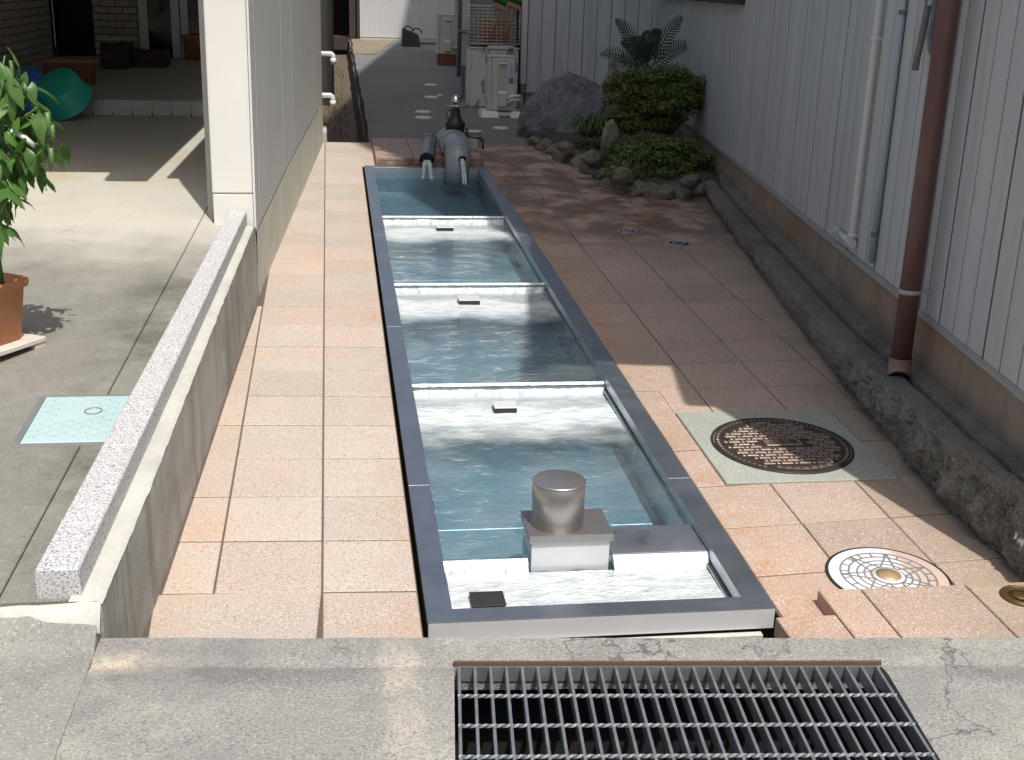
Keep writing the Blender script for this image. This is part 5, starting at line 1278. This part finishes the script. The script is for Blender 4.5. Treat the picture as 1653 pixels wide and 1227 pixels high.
# leafy crowns
def leaves(mb, blobs, n, ls, up=.35, seed=1):
    random.seed(seed); wts = [b[1]*b[2]*b[3] for b in blobs]; tot = sum(wts)
    for (c, a, b, h), w in zip(blobs, wts):
        c = Vector(c)
        for _ in range(int(n*w/tot)):
            while True:
                d = V3(U(-1,1), U(-1,1), U(-1,1))
                if .05 < d.length < 1: break
            d.normalize(); r_ = U(.62, 1.03) if rnd() < .85 else U(.2, .7)
            r_ *= 1 + .38*MN.noise(d*2.6 + c) + .2*MN.noise(d*7 + c)
            p = c + V3(d.x*a, d.y*b, d.z*h)*r_
            nrm = (V3(d.x/a, d.y/b, d.z/h).normalized()*.7 + V3(U(-1,1), U(-1,1), U(-1,1))*.75 + V3(0,0,up)).normalized()
            t = nrm.cross(V3(U(-1,1), U(-1,1), U(-1,1))).normalized(); s_ = nrm.cross(t); L = ls*U(.7,1.3); wd_ = L*.42
            mb.add([p - t*L*.5, p + s_*wd_*.5 + nrm*L*.05, p + t*L*.5, p - s_*wd_*.5 + nrm*L*.05], [(0,1,2,3)])
    return mb
def branches(mb, base, targets, r0):
    for tg in targets:
        tg = Vector(tg); mid = base.lerp(tg, .5) + V3(U(-.06,.06), U(-.06,.06), U(-.02,.08))
        mb.tube([base, mid, tg], [r0, r0*.6, r0*.22], 7)
        for _ in range(3):
            e = tg + V3(U(-.22,.22), U(-.22,.22), U(.02,.16)); mb.tube([mid.lerp(tg, U(.3,.9)), e], [r0*.35, r0*.1], 5)
tb = PY(1086, 246, 14.0)
AZ_ = thing('clipped_shrub', (tb.x, 14.0, tb.z-.1), 'clipped evergreen shrub with flat spreading crown on a bare stem', 'shrub')
def bl_(px, py, y, a, b, h): p = PY(px, py, y); return (p, a, b, h)
def clumps(px, py, y, A, B, H, n, r0, r1, seed, low=-.35):
    c = PY(px, py, y); random.seed(seed); out = []
    for i in range(n):
        a = U(0, 6.283); e = U(low, 1); ce = math.sqrt(max(0, 1-e*e)); k = U(.72, 1.02); r_ = U(r0, r1)
        out.append((c + V3(math.cos(a)*ce*A*k, math.sin(a)*ce*B*k, e*H*k), r_*U(1.0,1.4), r_*U(.9,1.2), r_*U(.45,.65)))
    return out
blobs = clumps(1058, 152, 14.0, .60, .42, .29, 62, .10, .18, 31, -.55) + clumps(1040, 190, 13.9, .46, .28, .12, 20, .08, .13, 5, -.8) + clumps(1000, 200, 13.9, .18, .2, .14, 9, .08, .12, 9, -.8)
leaves(MB(), blobs, 19000, .050, .5, 5).build('crown', AZALEA, AZ_)
m_ = MB(); m_.tube([V3(tb.x,14.0,tb.z-.15), V3(tb.x-.02,14.0,tb.z+.12), V3(tb.x-.06,14.0,tb.z+.30)], [.045,.038,.03], 9)
branches(m_, V3(tb.x-.04,14.0,tb.z+.22), [b[0] for b in blobs[::3]], .022); m_.build('trunk', BARK, AZ_)
lb_ = PY(1060, 275, 12.7)
LS = thing('low_shrub', (lb_.x, 12.8, lb_.z-.1), 'low leafy shrub mound behind the front border rocks', 'shrub')
blobs = clumps(1055, 255, 12.8, .52, .38, .20, 38, .09, .16, 77, -.3) + clumps(1015, 282, 12.2, .26, .14, .08, 9, .07, .11, 6, -.2) + clumps(1085, 285, 12.3, .30, .14, .07, 8, .07, .10, 8, -.2)
leaves(MB(), blobs, 13000, .05, .5, 8).build('crown', AZALEA, LS); m_ = MB(); branches(m_, V3(lb_.x, 12.8, lb_.z-.12), [b[0] for b in blobs[::3]], .014); m_.build('stems', BARK, LS)
m_ = leaves(MB(), [bl_(1070, 290, 12.4, .33, .2, .06), bl_(1115, 272, 12.9, .22, .4, .10), bl_(1130, 285, 12.4, .2, .25, .05), bl_(960, 262, 13.2, .16, .14, .06), bl_(870, 228, 14.8, .16, .12, .06), bl_(900, 238, 14.5, .15, .12, .07), bl_(925, 246, 14.0, .16, .14, .08), bl_(990, 290, 12.4, .14, .1, .06), bl_(1040, 300, 12.1, .16, .1, .05), bl_(1090, 300, 12.1, .16, .1, .05), bl_(945, 240, 14.1, .2, .16, .08)], 4800, .05, .6, 11)
o = m_.build('ground_cover', GRASSM); o['kind'] = 'stuff'; o['label'] = 'low leafy ground cover between garden rocks'
# fern-like cycad
fc = PY(1045, 112, 15.4)
FN = thing('cycad', (fc.x, 15.4, fc.z-.4), 'dark green cycad with long feathery fronds behind the clipped shrub', 'cycad')
MB().lathe([(.09,-.5),(.11,-.2),(.10,0),(.05,.05)], (fc.x, 15.4, fc.z), 12).build('trunk', BARK, FN)
tips = [(970, 88, 15.1), (995, 32, 15.4), (1003, 68, 15.2), (1040, 52, 15.0), (1062, 48, 15.3), (1101, 28, 15.7), (1117, 72, 15.6), (985, 105, 15.0), (1060, 66, 14.9), (1025, 60, 15.6)]
for (px, py, y) in tips:
    tip = PY(px, py, y); base = V3(fc.x+U(-.04,.04), 15.4, fc.z-.02); mid = base.lerp(tip, .55) + V3(0, 0, .14)
    m_ = MB(); N = 18; P = [base.lerp(mid, t).lerp(mid.lerp(tip, t), t) for t in [i/N for i in range(N+1)]]
    m_.tube(P, [.009*(1-.8*i/N) for i in range(N+1)], 5)
    fw = (tip-base).normalized(); side = fw.cross(V3(.15, -.95, .25)).normalized()
    for i in range(3, N+1):
        t = i/N; L = .15*math.sin(math.pi*min(1, .12+.9*t))**.6*(1-.35*t)+.02; dr = (P[i]-P[i-1]).normalized()
        for sg in (-1, 1):
            d = (side*sg + dr*.55 + V3(0,0,.12)).normalized(); w = dr*.0105
            e = P[i] + d*L; m_.add([P[i]-w, P[i]+w, P[i]+d*L*.6+w*.9+V3(0,0,.006), e, P[i]+d*L*.6-w*.9], [(0,1,2,3,4)])
    m_.build('frond', FERNM, FN)
# strap-leaved clump
gc = PY(962, 222, 14.1)
GC = thing('grass_clump', (gc.x, 14.2, gc.z), 'clump of arching strap leaved grass below the dark boulder', 'grass')
m_ = MB(); random.seed(21)
for i in range(240):
    an = U(0, 6.28); L = U(.42, .80); b = V3(gc.x+U(-.17,.17), 14.2+U(-.12,.12), gc.z+U(-.02,.05)); d = V3(math.cos(an)*U(.4,1), math.sin(an)*U(.3,.8)-.15, 0); w = V3(-d.y, d.x, 0).normalized()*.008
    P = [b + d*L*t*.85 + V3(0,0,L*(1.15*t-1.05*t*t)) for t in (0, .3, .6, .85, 1)]
    V = []
    for j, p in enumerate(P): k = (1, 1, .85, .5, .05)[j]; V += [p-w*k, p+w*k]
    m_.add(V, [(2*j, 2*j+1, 2*j+3, 2*j+2) for j in range(4)])
m_.build('blades', GRASSM, GC)

# ================================================================== LEFT HOUSE AND PORCH
LH = thing('brick_house', (-3, 13, .9), 'tan brick house with shaded tiled porch at the back left', 'house')
PT = .0533
YS = PD(240, 188).y; ZPF = PY(240, 162, YS).z
def pf(y): return ZPF + PT*(y-YS)
def PF(px, py): return PS(px, py, PT, ZPF-PT*YS)
YBK = PF(152, 90).y; XLW = PF(85, 92).x
m_ = MB().slab([(-8, YS, pf(YS)), (-.3, YS, pf(YS)), (-.3, YBK+1, pf(YBK+1)), (-8, YBK+1, pf(YBK+1))], .12, .006); m_.build('porch_floor', PORCHF, LH)
MB().box((-8, YS+.012, zd(YS)-.1), (-.4, YS+.6, ZPF-.122)).build('step_core', JOINTM, LH)
xst = [PY(340, 175, YS).x]; pitch = (PY(340, 175, YS).x-PY(146, 175, YS).x)/6.1
x = xst[0]+pitch*3
while x > -4.5:
    MB().box((x-pitch+.006, YS-.004, zd(YS)+.004), (x-.006, YS+.011, ZPF-.012)).build('riser_tile', PORCHT, LH, .003); x -= pitch
# brick walls
bwd, bht = .175, .082
def brickwall(P0, d, L, z0, nrow, nrm):
    me = None
    for r_ in range(nrow):
        s_ = -(bwd*.5 if r_ % 2 else 0)
        while s_ < L-.01:
            a, b = max(0, s_+.006), min(L, s_+bwd-.006); s_ += bwd
            if b-a < .04: continue
            c = P0 + d*((a+b)/2); c.z = z0 + r_*bht + bht/2
            MB().obox(c + nrm*.008, d*((b-a)/2), nrm*.008, V3(0,0,bht/2-.006)).build('brick', BRICKM, LH)
y0_ = YS-.4
brickwall(V3(XLW, y0_, 0), V3(0,1,0), YBK-y0_-.25, ZPF+.02, 13, V3(1,0,0))
MB().box((XLW-.3, 9, zd(9)-.1), (XLW-.001, YBK, 3.3)).build('side_wall', JOINTM, LH)
xd1 = PY(153, 60, YBK).x; xb1 = PY(224, 40, YBK).x
brickwall(V3(xd1, YBK, 0), V3(1,0,0), xb1-xd1, pf(YBK)+.01, 11, V3(0,-1,0))
MB().box((XLW, YBK+.001, .8), (.0, YBK+.3, 3.3)).build('back_wall', JOINTM, LH)
D1 = MB().box((XLW+.02, YBK-.06, pf(YBK)), (xd1-.02, YBK-.002, 3.2)).build('dark_door', DARKGLASS, LH)
for (p0, p1) in ((226, 240), (278, 291), (293, 305)):
    MB().box((PY(p0, 40, YBK).x, YBK-.09, pf(YBK)+.004), (PY(p1, 40, YBK).x, YBK-.003, 3.2)).build('door_frame', ALU, LH)
for (p0, p1) in ((240.5, 277.5), (305.5, 360)):
    MB().box((PY(p0, 40, YBK).x, YBK-.045, pf(YBK)+.004), (PY(p1, 40, YBK).x, YBK-.003, 3.2)).build('door_glass', DARKGLASS, LH)
# overhanging upper floor: throws the porch shade
def ov(px, py): p = PD(px, py); return sunshift(p, 3.35-p.z)
o1, o2, o3, o4 = ov(130, 278), ov(176, 286), ov(210, 293), ov(238, 292)
o5 = ov(335, 200)
prism(MB(), [(-9, o1.y), (o2.x, o1.y), (o2.x, o3.y), (o4.x, o3.y), (o5.x, o5.y), (o5.x, YBK+4), (-9, YBK+3)], 3.35, 3.5).build('overhang', SOFFIT, LH)
prism(MB(), [(-9, o1.y+.3), (o4.x-.4, o1.y+.3), (o4.x-.4, YBK+4), (-9, YBK+4)], 3.504, 5.6).build('upper_floor', STUCCO, LH)
prism(MB(), [(-9.4, o1.y-.1), (o4.x-.05, o1.y-.1), (o4.x-.05, YBK+4.3), (-9.4, YBK+4.3)], 5.604, 5.75).build('roof', ROOF, LH)
# porch things
def planter(name, lab, c, rot, L, Wd, h, m, group=None, soil=False):
    t = thing(name, c, lab, 'planter', group); ca, sa_ = math.cos(rot), math.sin(rot)
    def T(x, y, z): return V3(c[0]+x*ca-y*sa_, c[1]+x*sa_+y*ca, c[2]+z)
    def ring(l, w, z, r_=.05, n=5):
        out = []
        for (sx_, sy_, a0) in ((1,1,0),(-1,1,90),(-1,-1,180),(1,-1,270)):
            for i in range(n): a = math.radians(a0+90*i/(n-1)); out.append(T(sx_*(l-r_)+r_*math.cos(a), sy_*(w-r_)+r_*math.sin(a), z))
        return out
    prof = [(L/2*.86, Wd/2*.80, 0), (L/2*.95, Wd/2*.93, h*.86), (L/2*1.0, Wd/2*1.0, h*.87), (L/2*1.02, Wd/2*1.03, h*.93), (L/2*1.01, Wd/2*1.02, h), (L/2*.96, Wd/2*.94, h), (L/2*.93, Wd/2*.90, h*.8), (L/2*.9, Wd/2*.86, h*.5)]
    m_ = MB(); V = []
    for p in prof: V += ring(*p)
    n = 20; F = [(i*n+k, i*n+(k+1)%n, (i+1)*n+(k+1)%n, (i+1)*n+k) for i in range(len(prof)-1) for k in range(n)]
    F.append(tuple(range(n-1,-1,-1))); m_.add(V, F, True); m_.build('tub', m, t)
    m_ = MB(); q = ring(L/2*.92, Wd/2*.88, h*.78); m_.add(q+[T(0,0,h*.80)], [(k, (k+1)%n, n) for k in range(n)]); m_.build('soil', SOIL, t)
    return t
pc = PF(110, 139); pw_ = (PY(153, 100, pc.y)-PY(62, 100, pc.y)).length
t = planter('planter', 'empty brown planter standing behind the green basin on the porch', (pc.x, pc.y+.15, pf(pc.y+.15)), .12, pw_, pw_*.45, (PY(110, 97, pc.y).z-pf(pc.y))*.95, TERRADARK, 'brown planters on the porch')
a = PY(87, 120, pc.y+.0); MB().box((a.x, pc.y+.015, a.z-.012), (a.x+.11, pc.y+.023, a.z+.014)).build('label_sticker', WHITEPL, t)
pc = PF(318, 97); planter('planter', 'brown planter before the white framed door, half hidden by the pillar', (pc.x+.05, pc.y+.1, pf(pc.y+.1)), 0, .46, .22, PY(318, 58, pc.y).z-pf(pc.y), TERRADARK, 'brown planters on the porch')
def basin(name, lab, c, ax, R_, h, m, grp):
    t = thing(name, c, lab, 'basin', grp)
    MB().lathe([(.001,h),(R_*.80,h),(R_*.85,h*.97),(R_*.95,.03),(R_*1.03,.02),(R_*1.05,.005),(R_*1.03,0),(R_*.93,.006),(R_*.83,h*.93),(.001,h*.95)], c, 44, ax, cap=False).build('bowl', m, t); return t
gc_ = PY(105, 168, YS-.25); Rb = .235
basin('green_basin', 'green plastic basin tipped upside down against the porch step', (gc_.x+.02, YS-.17, zd(YS)+.155), V3(-.30,-.60,.70), Rb, .235, GREENPL, 'plastic basins by the porch step')
bcn = PY(50, 172, YS-.15); basin('blue_basin', 'blue plastic basin tipped behind the green one', (bcn.x-.0, YS-.04, zd(YS)+.18), V3(-.3,-.5,.7), .21, .2, BLUEPL, 'plastic basins by the porch step')
cr_ = PF(190, 112); t = thing('dark_crate', cr_, 'dark wooden crate beneath the white bowls on the porch', 'crate')
zc1 = PY(190, 71, cr_.y).z
m_ = MB().box((cr_.x-.18, cr_.y, pf(cr_.y)), (cr_.x+.13, cr_.y+.42, zc1)); m_.build('body', DARKPOST, t, .01)
MB().box((cr_.x+.14, cr_.y+.2, pf(cr_.y+.2)), (cr_.x+.52, cr_.y+.55, zc1-.08)).build('side_box', DARKPOST, t, .01)
for k, (dx2, dy2, lab) in enumerate(((-.06, .12, 'white shallow bowl on the dark crate, nearer one'), (.05, .32, 'white shallow bowl on the dark crate, farther one'))):
    tag(MB().lathe([(.07,0),(.12,.035),(.13,.036),(.13,.042),(.115,.04),(.062,.008),(.001,.008)], (cr_.x+dx2, cr_.y+dy2, zc1+.004), 30, cap=False).build('shallow_bowl', WHITEPL), lab, 'bowl', 'white bowls on the crate')

# ================================================================== PEPPER PLANT
rc1, rc0 = PD(46, 447, .335), PD(0, 510, .335)
ax_ = V3(-.52, -.85, 0).normalized()                # long side runs toward the viewer and off the picture
ang = math.atan2(ax_.y, ax_.x)
Lp, Wp, hp = .64, .25, .285
side_ = V3(-ax_.y, ax_.x, 0)
ctr = V3(rc1.x, rc1.y, 0) + ax_*(Lp/2-.02) - side_*(Wp/2)*(1 if side_.x > 0 else -1)
ZD = zd(ctr.y); zbd = ZD+.055
PP = planter('pepper_planter', 'terracotta planter with a tall pepper plant at the left picture edge', (ctr.x, ctr.y, zbd), ang, Lp, Wp, hp, TERRA)
tag(PP, 'terracotta planter with a tall leafy pepper plant at the left edge', 'planter')
BD = thing('white_board', (ctr.x, ctr.y, ZD), 'whitewashed timber boards under the terracotta planter', 'board')
for k in (-1, 1):
    MB().obox((ctr.x+side_.x*.085*k, ctr.y+side_.y*.085*k, ZD+.043), ax_*.335, side_*.08, V3(0,0,.012)).build('plank', WOODW, BD, .004)
for k in (-1, 1): MB().obox((ctr.x+ax_.x*.3*k, ctr.y+ax_.y*.3*k, ZD+.0155), ax_*.035, side_*.16, V3(0,0,.015)).build('batten', WOODW, BD, .003)
random.seed(12)
leafme = []
for variant in range(5):
    m_ = MB(); N = 8; curl = U(.25, .65); fold = U(.15, .4); V = []
    for i in range(N+1):
        t = i/N; w = .20*math.sin(math.pi*min(1, t**.75))**.9*(1-.25*t); 
        y = math.sin(t*curl*1.6)/(curl*1.6); z = -(1-math.cos(t*curl*1.6))/(curl*1.6)
        wav = .03*math.sin(t*9+variant)
        V += [V3(-w*.98, y, z-w*fold*.2+wav), V3(-w*.5, y, z+w*fold*.35), V3(0, y, z), V3(w*.5, y, z+w*fold*.35), V3(w*.98, y, z-w*fold*.2-wav)]
    m_.add(V, [(j*5+k, j*5+k+1, (j+1)*5+k+1, (j+1)*5+k) for j in range(N) for k in range(4)], True)
    me = bpy.data.meshes.new('pepper_leaf'); me.from_pydata([tuple(v) for v in m_.v], [], m_.f); me.update(); me.polygons.foreach_set('use_smooth', m_.sm); me.materials.append(PEPPER); leafme.append(me)
stems = MB()
b1_ = V3(ctr.x, ctr.y, zbd+hp*.78)
sroots = [V3(rc1.x, rc1.y, b1_.z) + ax_*.09 - side_*.07*(1 if side_.x > 0 else -1), V3(rc1.x, rc1.y, b1_.z) + ax_*.16 - side_*.13*(1 if side_.x > 0 else -1), b1_ - ax_*.08, b1_ + ax_*.1]
yc = ctr.y
targets = []
for (px, py) in ((8, 112), (30, 135), (22, 170), (55, 160), (45, 205), (70, 215), (62, 255), (30, 240), (15, 280), (75, 290), (40, 300), (5, 335), (14, 370), (-6, 395), (20, 330), (-12, 350), (28, 318), (5, 150), (-20, 140), (-25, 220), (10, 225), (-40, 300), (60, 195), (35, 265), (82, 250)):
    targets.append(PY(px, py-22, yc+U(-.05,.25)))
for r_ in sroots:
    q = r_ + V3(U(-.02,.02), U(-.02,.02), .75+U(0,.2)); stems.tube([r_, r_.lerp(q, .5)+V3(U(-.01,.01), 0, 0), q], [.011, .009, .007], 8)
twig = []
for tg in targets:
    r_ = min(sroots, key=lambda s: (s-tg).length) + V3(0, 0, U(.45, .7)); mid = r_.lerp(tg, .6) + V3(0,0,.06)
    stems.tube([r_, mid, tg], [.007, .005, .003], 6); twig.append((mid, tg))
stems.build('stems', STEMG, PP)
pw0 = parent_world(PP); nl = 0
for (mid, tg) in twig:
    for k in range(8):
        p = mid.lerp(tg, U(.15, 1.1)) + V3(U(-.04,.04), U(-.05,.05), U(-.03,.03)); L = U(.085, .165); az_ = U(0, 6.28); pitch_ = U(-1.25, -.25)
        o = bpy.data.objects.new('leaf', random.choice(leafme)); COL.objects.link(o); o.parent = PP
        o.location = p - pw0; o.scale = (L, L, L); o.rotation_euler = (pitch_, U(-.4,.4), az_); nl += 1
for i in range(7):
    m_ = MB(); tg = random.choice(targets); p = tg + V3(U(-.05,.05), U(-.05,.05), -.02); m_.tube([p, p-V3(0,0,.05), p-V3(.01,0,.10)], [.012,.011,.003], 8); m_.build('pepper', STEMG, PP)

tie = PY(18, 210, yc-.02); MB().tube([tie, tie+V3(.05,.0,-.03), tie+V3(.09,.01,-.07)], .012, 8).build('white_tie', WHITEPL, PP)
